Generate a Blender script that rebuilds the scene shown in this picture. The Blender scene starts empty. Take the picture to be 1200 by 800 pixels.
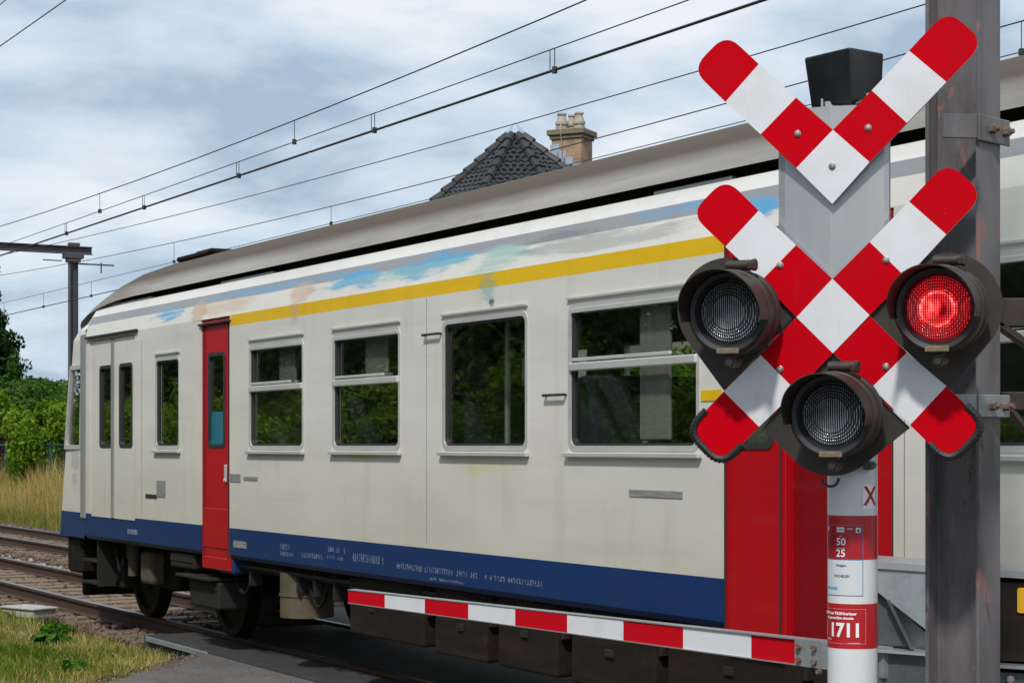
import bpy, bmesh, math, random
from math import sin, cos, pi, radians, sqrt, atan2
from mathutils import Vector, Matrix
random.seed(7)
sc = bpy.context.scene
COL = sc.collection

# ------------------------------------------------------------------ camera, world, sun, exposure
CH = 1.87                       # eye height above the rail heads (z = 0)
cam = bpy.data.objects.new('camera', bpy.data.cameras.new('camera')); COL.objects.link(cam)
cam.location = (0, 0, CH); cam.rotation_euler = (radians(90), 0, 0)
cam.data.lens = 66.0; cam.data.sensor_width = 36.0; cam.data.shift_y = 122/1200.0
cam.data.clip_start = 0.05; cam.data.clip_end = 6000
sc.camera = cam
sc.render.resolution_x = 1024; sc.render.resolution_y = 682
sc.view_settings.view_transform = 'Standard'; sc.view_settings.look = 'None'
sc.view_settings.exposure = 0.5; sc.view_settings.gamma = 1.0
sc.view_settings.use_curve_mapping = False

SUN_EL, SUN_AZ = radians(50), radians(196)     # azimuth clockwise from +Y: just behind the camera, a little left
w = bpy.data.worlds.new('World'); sc.world = w; w.use_nodes = True
nt = w.node_tree; nt.nodes.clear()
def N(t, **k):
    n = nt.nodes.new(t)
    for a, b in k.items(): setattr(n, a, b)
    return n
sky = N('ShaderNodeTexSky', sky_type='NISHITA'); sky.sun_disc = False
sky.sun_elevation = SUN_EL; sky.sun_rotation = SUN_AZ; sky.air_density = 1.0; sky.dust_density = 1.0
tc = N('ShaderNodeTexCoord')
sep = N('ShaderNodeSeparateXYZ'); nt.links.new(tc.outputs['Generated'], sep.inputs[0])
zz = N('ShaderNodeMath', operation='ADD'); nt.links.new(sep.outputs[2], zz.inputs[0]); zz.inputs[1].default_value = 0.22
zm = N('ShaderNodeMath', operation='MAXIMUM'); nt.links.new(zz.outputs[0], zm.inputs[0]); zm.inputs[1].default_value = 0.12
dx = N('ShaderNodeMath', operation='DIVIDE'); nt.links.new(sep.outputs[0], dx.inputs[0]); nt.links.new(zm.outputs[0], dx.inputs[1])
dy = N('ShaderNodeMath', operation='DIVIDE'); nt.links.new(sep.outputs[1], dy.inputs[0]); nt.links.new(zm.outputs[0], dy.inputs[1])
cmb = N('ShaderNodeCombineXYZ'); nt.links.new(dx.outputs[0], cmb.inputs[0]); nt.links.new(dy.outputs[0], cmb.inputs[1])
mp = N('ShaderNodeMapping'); mp.inputs['Scale'].default_value = (1.5, 1.4, 1); mp.inputs['Location'].default_value = (2.3, 0.35, 0)
mp.inputs['Rotation'].default_value = (0, 0, radians(-12))
nt.links.new(cmb.outputs[0], mp.inputs[0])
n1 = N('ShaderNodeTexNoise'); n1.inputs['Scale'].default_value = 1.7; n1.inputs['Detail'].default_value = 9; n1.inputs['Roughness'].default_value = 0.53; n1.inputs['Distortion'].default_value = 0.25
nt.links.new(mp.outputs[0], n1.inputs['Vector'])
n2 = N('ShaderNodeTexNoise'); n2.inputs['Scale'].default_value = 0.9; n2.inputs['Detail'].default_value = 4; n2.inputs['Roughness'].default_value = 0.5
mp2 = N('ShaderNodeMapping'); mp2.inputs['Location'].default_value = (7.1, 3.3, 2.0); nt.links.new(cmb.outputs[0], mp2.inputs[0]); nt.links.new(mp2.outputs[0], n2.inputs['Vector'])
# cloud deck colour: bright where thin, blue grey where thick
cr = N('ShaderNodeValToRGB'); e = cr.color_ramp.elements
e[0].position = 0.38; e[0].color = (0.36, 0.47, 0.60, 1)
e[1].position = 0.62; e[1].color = (0.74, 0.79, 0.85, 1)
m_ = cr.color_ramp.elements.new(0.48); m_.color = (0.53, 0.63, 0.74, 1)
nt.links.new(n1.outputs['Fac'], cr.inputs[0])
gain = N('ShaderNodeVectorMath', operation='SCALE'); gain.inputs['Scale'].default_value = 7.9
nt.links.new(cr.outputs[0], gain.inputs[0])
cov = N('ShaderNodeMapRange'); cov.inputs[1].default_value = 0.30; cov.inputs[2].default_value = 0.5; cov.inputs[3].default_value = 0.72; cov.inputs[4].default_value = 1.0
nt.links.new(n2.outputs['Fac'], cov.inputs[0])
mx = N('ShaderNodeMix', data_type='RGBA')
nt.links.new(cov.outputs[0], mx.inputs[0]); nt.links.new(sky.outputs[0], mx.inputs[6]); nt.links.new(gain.outputs[0], mx.inputs[7])
bg = N('ShaderNodeBackground'); bg.inputs[1].default_value = 0.1; nt.links.new(mx.outputs[2], bg.inputs[0])
out = N('ShaderNodeOutputWorld'); nt.links.new(bg.outputs[0], out.inputs[0])

sl = bpy.data.lights.new('sun', 'SUN'); sl.energy = 2.2; sl.angle = radians(4); sl.color = (1, 0.95, 0.87)
so = bpy.data.objects.new('sun', sl); COL.objects.link(so)
sd = Vector((sin(SUN_AZ)*cos(SUN_EL), cos(SUN_AZ)*cos(SUN_EL), sin(SUN_EL)))
so.rotation_euler = sd.to_track_quat('Z', 'Y').to_euler(); so.location = (0, -8, 14)

# ------------------------------------------------------------------ frames
THX, THY = -0.4985, 0.8669            # direction of the track (away from the camera)
NX, NY = 0.8669, 0.4985               # across the track, away from the camera
ROT = atan2(THY, THX)
def W(s, D, z=0.0): return Vector((NX*D + THX*s, NY*D + THY*s, z))     # s along, D across
TC = 7.57                              # centre of the near track
BODY = TC - 1.40                       # plane of the near train side
def S(px, D=BODY):
    q = (px-600)/2200; return D*(NX - NY*q)/(NY + NX*q)
def Zs(px, py): return CH + (522-py)/(px+665)*BODY/NX

# ------------------------------------------------------------------ materials
def mat(name, col, rough=0.6, metal=0.0, noise=None, bump=None, spec=None, coat=0.0, coords='Object'):
    """noise: list of (scale, colour, lo, hi, amount[, (sx,sy,sz)]); bump: (scale, strength, distance[, stretch])"""
    m = bpy.data.materials.new(name); m.use_nodes = True
    t = m.node_tree; b = t.nodes['Principled BSDF']
    b.inputs['Base Color'].default_value = (*col, 1); b.inputs['Roughness'].default_value = rough; b.inputs['Metallic'].default_value = metal
    if spec is not None: b.inputs['Specular IOR Level'].default_value = spec
    if coat: b.inputs['Coat Weight'].default_value = coat; b.inputs['Coat Roughness'].default_value = 0.12
    c = t.nodes.new('ShaderNodeTexCoord')
    last = None
    for k, nz in enumerate(noise or []):
        sc_, c2, lo, hi, am = nz[:5]
        src = c.outputs[coords]
        mpn = t.nodes.new('ShaderNodeMapping'); t.links.new(src, mpn.inputs[0])
        mpn.inputs['Scale'].default_value = nz[5] if len(nz) > 5 else (1, 1, 1)
        mpn.inputs['Location'].default_value = (k*3.1+1.7, k*5.3, k*1.9)
        n = t.nodes.new('ShaderNodeTexNoise'); n.inputs['Scale'].default_value = sc_; n.inputs['Detail'].default_value = 8; n.inputs['Roughness'].default_value = 0.62
        t.links.new(mpn.outputs[0], n.inputs['Vector'])
        r = t.nodes.new('ShaderNodeMapRange'); r.inputs[1].default_value = lo; r.inputs[2].default_value = hi; r.inputs[3].default_value = 0; r.inputs[4].default_value = am
        t.links.new(n.outputs['Fac'], r.inputs[0])
        x = t.nodes.new('ShaderNodeMix'); x.data_type = 'RGBA'
        if last is None: x.inputs[6].default_value = (*col, 1)
        else: t.links.new(last, x.inputs[6])
        x.inputs[7].default_value = (*c2, 1); t.links.new(r.outputs[0], x.inputs[0]); last = x.outputs[2]
    if last is not None: t.links.new(last, b.inputs['Base Color'])
    if bump:
        mpn = t.nodes.new('ShaderNodeMapping'); t.links.new(c.outputs[coords], mpn.inputs[0])
        mpn.inputs['Scale'].default_value = bump[3] if len(bump) > 3 else (1, 1, 1)
        n = t.nodes.new('ShaderNodeTexNoise'); n.inputs['Scale'].default_value = bump[0]; n.inputs['Detail'].default_value = 6
        t.links.new(mpn.outputs[0], n.inputs['Vector'])
        bb = t.nodes.new('ShaderNodeBump'); bb.inputs['Strength'].default_value = bump[1]; bb.inputs['Distance'].default_value = bump[2]
        t.links.new(n.outputs['Fac'], bb.inputs['Height']); t.links.new(bb.outputs[0], b.inputs['Normal'])
    m['last'] = 1
    return m
def basecolor_socket(m):
    b = m.node_tree.nodes['Principled BSDF']; i = b.inputs['Base Color']
    return (i.links[0].from_socket if i.is_linked else None), b

M = {}
M['sign_red'] = mat('sign red', (0.53, 0.0, 0.007), 0.5, noise=[(5, (0.40, 0.004, 0.010), 0.42, 0.7, 0.6), (35, (0.33, 0.012, 0.014), 0.60, 0.74, 0.5, (1, 1, .12)), (130, (0.55, 0.10, 0.10), 0.68, 0.74, 0.5)], bump=(900, 0.12, 0.0006), spec=0.04)
M['sign_white'] = mat('sign white', (0.70, 0.71, 0.75), 0.38, noise=[(5, (0.58, 0.58, 0.60), 0.42, 0.7, 0.7), (30, (0.42, 0.40, 0.37), 0.60, 0.76, 0.5, (1, 1, .12)), (240, (0.58, 0.60, 0.64), 0.52, 0.7, 0.5)], bump=(900, 0.15, 0.0006), spec=0.3)
M['sign_edge'] = mat('sign edge', (0.45, 0.45, 0.46), 0.5, 0.7)
M['rubber'] = mat('black rubber', (0.012, 0.012, 0.014), 0.55, noise=[(30, (0.04, 0.04, 0.04), 0.5, 0.8, 0.6)])
M['rubber2'] = mat('horn plastic', (0.010, 0.011, 0.014), 0.35, noise=[(14, (0.03, 0.03, 0.035), 0.5, 0.75, 0.6), (120, (0.10, 0.10, 0.11), 0.72, 0.8, 0.6)], bump=(140, 0.25, 0.002))
M['alu'] = mat('aluminium sheet', (0.42, 0.43, 0.44), 0.42, 0.55, noise=[(3, (0.30, 0.31, 0.33), 0.35, 0.7, 0.7, (1, 1, .3)), (40, (0.50, 0.51, 0.52), 0.55, 0.8, 0.4, (1, 1, .1))], bump=(60, 0.05, 0.002, (1, 1, .1)))
M['galv'] = mat('galvanised steel', (0.30, 0.33, 0.35), 0.5, 0.35, noise=[(14, (0.20, 0.225, 0.24), 0.42, 0.66, 0.8), (4, (0.36, 0.38, 0.38), 0.5, 0.7, 0.6), (60, (0.18, 0.16, 0.13), 0.66, 0.74, 0.6)])
M['darkgalv'] = mat('weathered grey steel', (0.085, 0.10, 0.105), 0.5, 0.3, noise=[(16, (0.05, 0.055, 0.06), 0.4, 0.7, 0.7), (70, (0.2, 0.17, 0.13), 0.68, 0.78, 0.6)])
M['lampblack'] = mat('dirty lamp enamel', (0.026, 0.021, 0.016), 0.5, noise=[(12, (0.052, 0.042, 0.031), 0.42, 0.72, 0.8), (70, (0.09, 0.072, 0.052), 0.58, 0.8, 0.5)], bump=(160, 0.12, 0.001))
M['lampcase'] = mat('rusty lamp enamel', (0.022, 0.016, 0.012), 0.55, noise=[(9, (0.065, 0.040, 0.026), 0.42, 0.72, 0.8), (80, (0.11, 0.085, 0.06), 0.6, 0.8, 0.5)], bump=(160, 0.15, 0.001))
M['plateolive'] = mat('olive black plate', (0.018, 0.015, 0.011), 0.55, noise=[(7, (0.036, 0.030, 0.019), 0.4, 0.7, 0.9), (90, (0.065, 0.055, 0.04), 0.6, 0.8, 0.6)], bump=(200, 0.1, 0.001))
M['bezel'] = mat('bezel', (0.018, 0.018, 0.024), 0.45)
M['brass'] = mat('worn brass plate', (0.33, 0.26, 0.17), 0.45, 0.6, noise=[(60, (0.16, 0.13, 0.09), 0.4, 0.7, 0.8)])
M['bolt'] = mat('steel bolt', (0.42, 0.40, 0.38), 0.35, 0.8, noise=[(60, (0.2, 0.13, 0.09), 0.5, 0.7, 0.7)])
M['rustbolt'] = mat('rusty bolt', (0.16, 0.10, 0.07), 0.7, 0.2, noise=[(90, (0.35, 0.33, 0.30), 0.5, 0.7, 0.8)])
M['post'] = mat('old grey mast paint', (0.165, 0.155, 0.165), 0.5, 0.1,
    noise=[(6, (0.075, 0.068, 0.07), 0.42, 0.62, 0.85, (1, 1, .25)), (28, (0.22, 0.21, 0.22), 0.58, 0.72, 0.6, (1, 1, .2)),
           (11, (0.30, 0.15, 0.13), 0.62, 0.64, 0.7, (1, 1, .55)), (13, (0.12, 0.045, 0.022), 0.63, 0.66, 0.9, (1, 1, .35))], bump=(30, 0.25, 0.004, (1, 1, .5)))
M['poleW'] = mat('reflective white film', (0.68, 0.69, 0.71), 0.4, noise=[(8, (0.52, 0.53, 0.54), 0.45, 0.75, 0.7, (1, 1, .4))], coat=0.3)
M['poleR'] = mat('reflective red film', (0.46, 0.006, 0.014), 0.38, noise=[(8, (0.34, 0.006, 0.012), 0.45, 0.75, 0.7)], coat=0.3)
for k in ('poleW', 'poleR'):      # fine horizontal prism rows of the reflective film
    m = M[k]; t = m.node_tree; b = t.nodes['Principled BSDF']
    c = t.nodes.new('ShaderNodeTexCoord'); wv = t.nodes.new('ShaderNodeTexWave'); wv.bands_direction = 'Z'; wv.inputs['Scale'].default_value = 60
    t.links.new(c.outputs['Object'], wv.inputs['Vector']); bb = t.nodes.new('ShaderNodeBump'); bb.inputs['Strength'].default_value = 0.12; bb.inputs['Distance'].default_value = 0.0006
    t.links.new(wv.outputs['Fac'], bb.inputs['Height']); t.links.new(bb.outputs[0], b.inputs['Normal'])
M['stkred'] = mat('sticker red', (0.35, 0.008, 0.018), 0.4)
M['stkblue'] = mat('sticker blue', (0.03, 0.16, 0.36), 0.4)
M['stkwhite'] = mat('sticker white', (0.60, 0.63, 0.66), 0.4)
M['stkink'] = mat('sticker ink', (0.05, 0.06, 0.08), 0.5)
M['stkcyan'] = mat('sticker cyan', (0.05, 0.42, 0.62), 0.4)
M['letterwhite'] = mat('letter white', (0.82, 0.83, 0.85), 0.4)
M['letterred'] = mat('letter red', (0.40, 0.01, 0.012), 0.4)
M['boomred'] = mat('boom red', (0.52, 0.003, 0.012), 0.5, noise=[(7, (0.5, 0.01, 0.015), 0.5, 0.75, 0.5)], bump=(120, 0.1, 0.001, (1, 1, .2)), spec=0.12)
M['boomwhite'] = mat('boom white', (0.72, 0.73, 0.77), 0.38, noise=[(7, (0.58, 0.58, 0.6), 0.5, 0.75, 0.5)], coat=0.3)
m = M['boomwhite']; t = m.node_tree; b = t.nodes['Principled BSDF']; c = t.nodes.new('ShaderNodeTexCoord'); wv = t.nodes.new('ShaderNodeTexWave'); wv.bands_direction = 'Z'; wv.inputs['Scale'].default_value = 30
t.links.new(c.outputs['Object'], wv.inputs['Vector']); bb = t.nodes.new('ShaderNodeBump'); bb.inputs['Strength'].default_value = 0.15; bb.inputs['Distance'].default_value = 0.0008
t.links.new(wv.outputs['Fac'], bb.inputs['Height']); t.links.new(bb.outputs[0], b.inputs['Normal'])
M['yellowtag'] = mat('yellow tag', (0.80, 0.42, 0.01), 0.45)

# train paint with wear and old graffiti overspray (object space: x along, z up)
def trainmat(name, col, rough=0.42, blobs=(), dirt=0.5, dirtcol=(0.40, 0.34, 0.235)):
    m = mat(name, col, rough, spec=0.22, noise=[(2.2, tuple(c*0.86 for c in col), 0.4, 0.7, 0.8, (.25, 1, 1)), (9, tuple(c*0.72+0.02 for c in col), 0.56, 0.8, 0.5, (.06, 1, 1)),
        (26, tuple(c*0.5 for c in col), 0.66, 0.80, 0.45, (.5, 1, .2)), (7, (col[0]*.55+.03, col[1]*.50+.025, col[2]*.42+.015), 0.54, 0.80, 0.36, (.6, 1, .09)), (60, tuple(c*0.45 for c in col), 0.66, 0.74, 0.5, (.5, 1, 1))], bump=(2.2, 0.22, 0.03, (.7, 1, .5)), coat=0.05)
    t = m.node_tree; s_, b = basecolor_socket(m)
    c = t.nodes.new('ShaderNodeTexCoord'); sp = t.nodes.new('ShaderNodeSeparateXYZ'); t.links.new(c.outputs['Object'], sp.inputs[0])
    nz = t.nodes.new('ShaderNodeTexNoise'); nz.inputs['Scale'].default_value = 1.6; nz.inputs['Detail'].default_value = 6
    mpn = t.nodes.new('ShaderNodeMapping'); mpn.inputs['Scale'].default_value = (.5, 1, 1.4); t.links.new(c.outputs['Object'], mpn.inputs[0]); t.links.new(mpn.outputs[0], nz.inputs['Vector'])
    if dirt:    # brake dust clings to the lower panels
        r = t.nodes.new('ShaderNodeMapRange'); r.inputs[1].default_value = 2.1; r.inputs[2].default_value = 1.0; r.inputs[3].default_value = 0.0; r.inputs[4].default_value = dirt; t.links.new(sp.outputs[2], r.inputs[0])
        mm = t.nodes.new('ShaderNodeMath'); mm.operation = 'MULTIPLY'; t.links.new(r.outputs[0], mm.inputs[0])
        r2 = t.nodes.new('ShaderNodeMapRange'); r2.inputs[1].default_value = 0.25; r2.inputs[2].default_value = 0.7; r2.inputs[3].default_value = .5; r2.inputs[4].default_value = 1; t.links.new(nz.outputs['Fac'], r2.inputs[0]); t.links.new(r2.outputs[0], mm.inputs[1])
        x = t.nodes.new('ShaderNodeMix'); x.data_type = 'RGBA'; t.links.new(s_, x.inputs[6]); x.inputs[7].default_value = (*dirtcol, 1); t.links.new(mm.outputs[0], x.inputs[0]); s_ = x.outputs[2]
    n3 = t.nodes.new('ShaderNodeTexNoise'); n3.inputs['Scale'].default_value = 7; n3.inputs['Detail'].default_value = 8; n3.inputs['Roughness'].default_value = .7
    mp3 = t.nodes.new('ShaderNodeMapping'); mp3.inputs['Scale'].default_value = (.22, 1, 2.4); t.links.new(c.outputs['Object'], mp3.inputs[0]); t.links.new(mp3.outputs[0], n3.inputs['Vector'])
    for (sx, z_, rs, rz, colr, am) in blobs:
        d = []
        for comp, cen, rad in ((0, sx, rs), (2, z_, rz)):
            a = t.nodes.new('ShaderNodeMath'); a.operation = 'SUBTRACT'; t.links.new(sp.outputs[comp], a.inputs[0]); a.inputs[1].default_value = cen
            q = t.nodes.new('ShaderNodeMath'); q.operation = 'DIVIDE'; t.links.new(a.outputs[0], q.inputs[0]); q.inputs[1].default_value = rad
            p = t.nodes.new('ShaderNodeMath'); p.operation = 'MULTIPLY'; t.links.new(q.outputs[0], p.inputs[0]); t.links.new(q.outputs[0], p.inputs[1]); d.append(p)
        ad = t.nodes.new('ShaderNodeMath'); ad.operation = 'ADD'; t.links.new(d[0].outputs[0], ad.inputs[0]); t.links.new(d[1].outputs[0], ad.inputs[1])
        a2 = t.nodes.new('ShaderNodeMath'); a2.operation = 'MULTIPLY_ADD'; t.links.new(n3.outputs['Fac'], a2.inputs[0]); a2.inputs[1].default_value = 3.4; t.links.new(ad.outputs[0], a2.inputs[2])
        r = t.nodes.new('ShaderNodeMapRange'); r.inputs[1].default_value = 2.45; r.inputs[2].default_value = 1.95; r.inputs[3].default_value = 0; r.inputs[4].default_value = am; t.links.new(a2.outputs[0], r.inputs[0])
        x = t.nodes.new('ShaderNodeMix'); x.data_type = 'RGBA'; t.links.new(s_, x.inputs[6]); x.inputs[7].default_value = (*colr, 1); t.links.new(r.outputs[0], x.inputs[0]); s_ = x.outputs[2]
    t.links.new(s_, b.inputs['Base Color'])
    return m
BLUE, TEAL, PEACH, YEL, DK = (0.05, 0.33, 0.62), (0.30, 0.50, 0.46), (0.55, 0.36, 0.24), (0.60, 0.56, 0.10), (0.03, 0.03, 0.035)
gr = [(S(412), 3.15, .75, .09, BLUE, .9), (S(500), 3.17, .8, .11, BLUE, .9), (S(193), 3.14, .6, .08, BLUE, .85), (S(580), 3.13, .5, .12, TEAL, .7), (S(480), 3.14, 2.2, .06, TEAL, .5), (S(300), 3.22, 2.0, .05, BLUE, .35), (S(700), 3.12, 1.3, .07, (.25, .26, .28), .5), (S(800), 3.24, .7, .05, BLUE, .5), (S(260), 3.13, .8, .09, PEACH, .5), (S(650), 3.2, .6, .05, DK, .25),
      (S(230), 3.12, .25, .12, PEACH, .7), (S(350), 3.14, .3, .12, PEACH, .6), (S(880), 3.15, .25, .08, BLUE, .9), (S(870), 3.05, .2, .1, TEAL, .6)]
M['tw'] = trainmat('train white', (0.70, 0.69, 0.64), blobs=gr + [(S(572), 2.90, .12, .09, TEAL, .7), (S(345), 2.95, .14, .14, PEACH, .55), (S(560), 1.74, .5, .08, YEL, .35), (S(425), 1.79, .35, .03, YEL, .5), (S(576), 2.83, .06, .03, DK, .8),
       (S(87), 1.75, .2, .45, (.30, .31, .34), .45)])
M['tgrey'] = trainmat('train grey strip', (0.27, 0.28, 0.30), blobs=gr, dirt=0)
M['tlight'] = trainmat('train light strip', (0.74, 0.74, 0.72), blobs=gr, dirt=0)
M['ty'] = trainmat('train yellow', (0.80, 0.50, 0.01), blobs=[(S(572), 2.98, .14, .12, (.35, .42, .2), .7), (S(345), 3.0, .12, .1, PEACH, .5)], dirt=0)
M['tb'] = trainmat('train blue', (0.001, 0.030, 0.15), dirt=0.35, dirtcol=(0.03, 0.05, 0.09))
M['tr'] = trainmat('train red', (0.46, 0.002, 0.008), dirt=0.12, dirtcol=(0.16, 0.03, 0.02))
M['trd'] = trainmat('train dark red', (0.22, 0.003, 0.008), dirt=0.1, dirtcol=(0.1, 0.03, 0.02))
M['dooredge'] = trainmat('door seal grey', (0.25, 0.26, 0.27), dirt=0.3)
M['roof'] = mat('train roof', (0.36, 0.35, 0.33), 0.85, 0.0, spec=0.15, noise=[(1.5, (0.20, 0.185, 0.165), 0.4, 0.65, 0.8, (.2, 1, 1)), (12, (0.13, 0.11, 0.09), 0.55, 0.8, 0.5, (.08, 1, 1))], bump=(4, .08, .02, (.2, 1, 1)))
t = M['roof'].node_tree; s_, b = basecolor_socket(M['roof']); c = t.nodes.new('ShaderNodeTexCoord'); sp = t.nodes.new('ShaderNodeSeparateXYZ'); t.links.new(c.outputs['Object'], sp.inputs[0])
r = t.nodes.new('ShaderNodeMapRange'); r.inputs[1].default_value = 3.49; r.inputs[2].default_value = 3.60; r.inputs[3].default_value = 0; r.inputs[4].default_value = .92; t.links.new(sp.outputs[2], r.inputs[0])
x = t.nodes.new('ShaderNodeMix'); x.data_type = 'RGBA'; t.links.new(s_, x.inputs[6]); x.inputs[7].default_value = (0.085, 0.067, 0.050, 1); t.links.new(r.outputs[0], x.inputs[0]); t.links.new(x.outputs[2], b.inputs['Base Color'])
M['dark'] = mat('sooty steel', (0.008, 0.007, 0.0065), 0.7, spec=0.12, noise=[(6, (0.03, 0.025, 0.02), 0.4, 0.7, 0.8)])
M['brownbox'] = mat('brown dusty steel', (0.018, 0.013, 0.0095), 0.65, spec=0.12, noise=[(3, (0.022, 0.018, 0.015), 0.4, 0.7, 0.8, (.4, 1, 1)), (18, (0.045, 0.035, 0.024), 0.55, 0.8, 0.6), (5, (0.05, 0.035, 0.022), 0.5, 0.75, .5, (.3, 1, 2))])
M['beige'] = mat('beige equipment paint', (0.12, 0.10, 0.07), 0.6, spec=0.12, noise=[(8, (0.08, 0.065, 0.045), 0.4, 0.7, 0.8)])
M['greyeq'] = mat('grey equipment', (0.026, 0.025, 0.023), 0.6, spec=0.12, noise=[(8, (0.035, 0.033, 0.03), 0.4, 0.7, 0.8)])
M['wheel'] = mat('wheel steel', (0.014, 0.011, 0.009), 0.6, 0.1, spec=.15, noise=[(8, (0.03, 0.025, 0.02), 0.4, 0.7, 0.8)])
M['frame'] = mat('window aluminium', (0.68, 0.68, 0.66), 0.4, 0.4, noise=[(12, (0.55, 0.54, 0.51), 0.4, 0.7, 0.7, (.2, 1, 1))])
M['gasket'] = mat('window rubber', (0.025, 0.025, 0.025), 0.6)
M['seat'] = mat('seat moquette', (0.05, 0.05, 0.09), 0.9, noise=[(30, (0.02, 0.02, 0.04), 0.4, 0.7, 0.8)])
M['curtain'] = mat('pale interior panel', (0.42, 0.40, 0.35), 0.8, noise=[(8, (0.32, 0.3, 0.26), 0.4, 0.7, 0.7, (3, 3, .1))])
M['inner'] = mat('interior lining', (0.30, 0.28, 0.25), 0.7)
M['decal'] = mat('faded marking grey', (0.20, 0.21, 0.21), 0.5, noise=[(30, (0.36, 0.37, 0.36), 0.4, 0.7, 0.7, (.3, 1, 2))])
M['decalw'] = mat('faded marking pale', (0.20, 0.24, 0.32), 0.6, spec=.2, noise=[(16, (0.05, 0.09, 0.18), 0.42, 0.62, 0.9)])
M['teal'] = mat('teal sticker', (0.02, 0.16, 0.22), 0.4)

def glass(name, tint, ior=3.0, rough=0.01):
    m = bpy.data.materials.new(name); m.use_nodes = True; t = m.node_tree; t.nodes.clear()
    o = t.nodes.new('ShaderNodeOutputMaterial'); mix = t.nodes.new('ShaderNodeMixShader'); lw = t.nodes.new('ShaderNodeLayerWeight'); lw.inputs[0].default_value = .5
    pw = t.nodes.new('ShaderNodeMath'); pw.operation = 'POWER'; pw.inputs[1].default_value = ior; t.links.new(lw.outputs['Facing'], pw.inputs[0])
    f = t.nodes.new('ShaderNodeMath'); f.operation = 'MULTIPLY_ADD'; f.inputs[1].default_value = .94; f.inputs[2].default_value = .05; t.links.new(pw.outputs[0], f.inputs[0])
    tr = t.nodes.new('ShaderNodeBsdfTransparent'); tr.inputs[0].default_value = (*tint, 1); g = t.nodes.new('ShaderNodeBsdfGlossy'); g.inputs['Roughness'].default_value = rough
    g.inputs[0].default_value = (.95, .97, .95, 1)
    c = t.nodes.new('ShaderNodeTexCoord'); n = t.nodes.new('ShaderNodeTexNoise'); n.inputs['Scale'].default_value = 1.3; t.links.new(c.outputs['Object'], n.inputs['Vector'])
    bb = t.nodes.new('ShaderNodeBump'); bb.inputs['Strength'].default_value = 0.06; bb.inputs['Distance'].default_value = 0.01; t.links.new(n.outputs['Fac'], bb.inputs['Height']); t.links.new(bb.outputs[0], g.inputs['Normal'])
    t.links.new(f.outputs[0], mix.inputs[0]); t.links.new(tr.outputs[0], mix.inputs[1]); t.links.new(g.outputs[0], mix.inputs[2]); t.links.new(mix.outputs[0], o.inputs[0])
    return m
M['glass'] = glass('tinted window glass', (0.86, 0.89, 0.87), 2.6)

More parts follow.
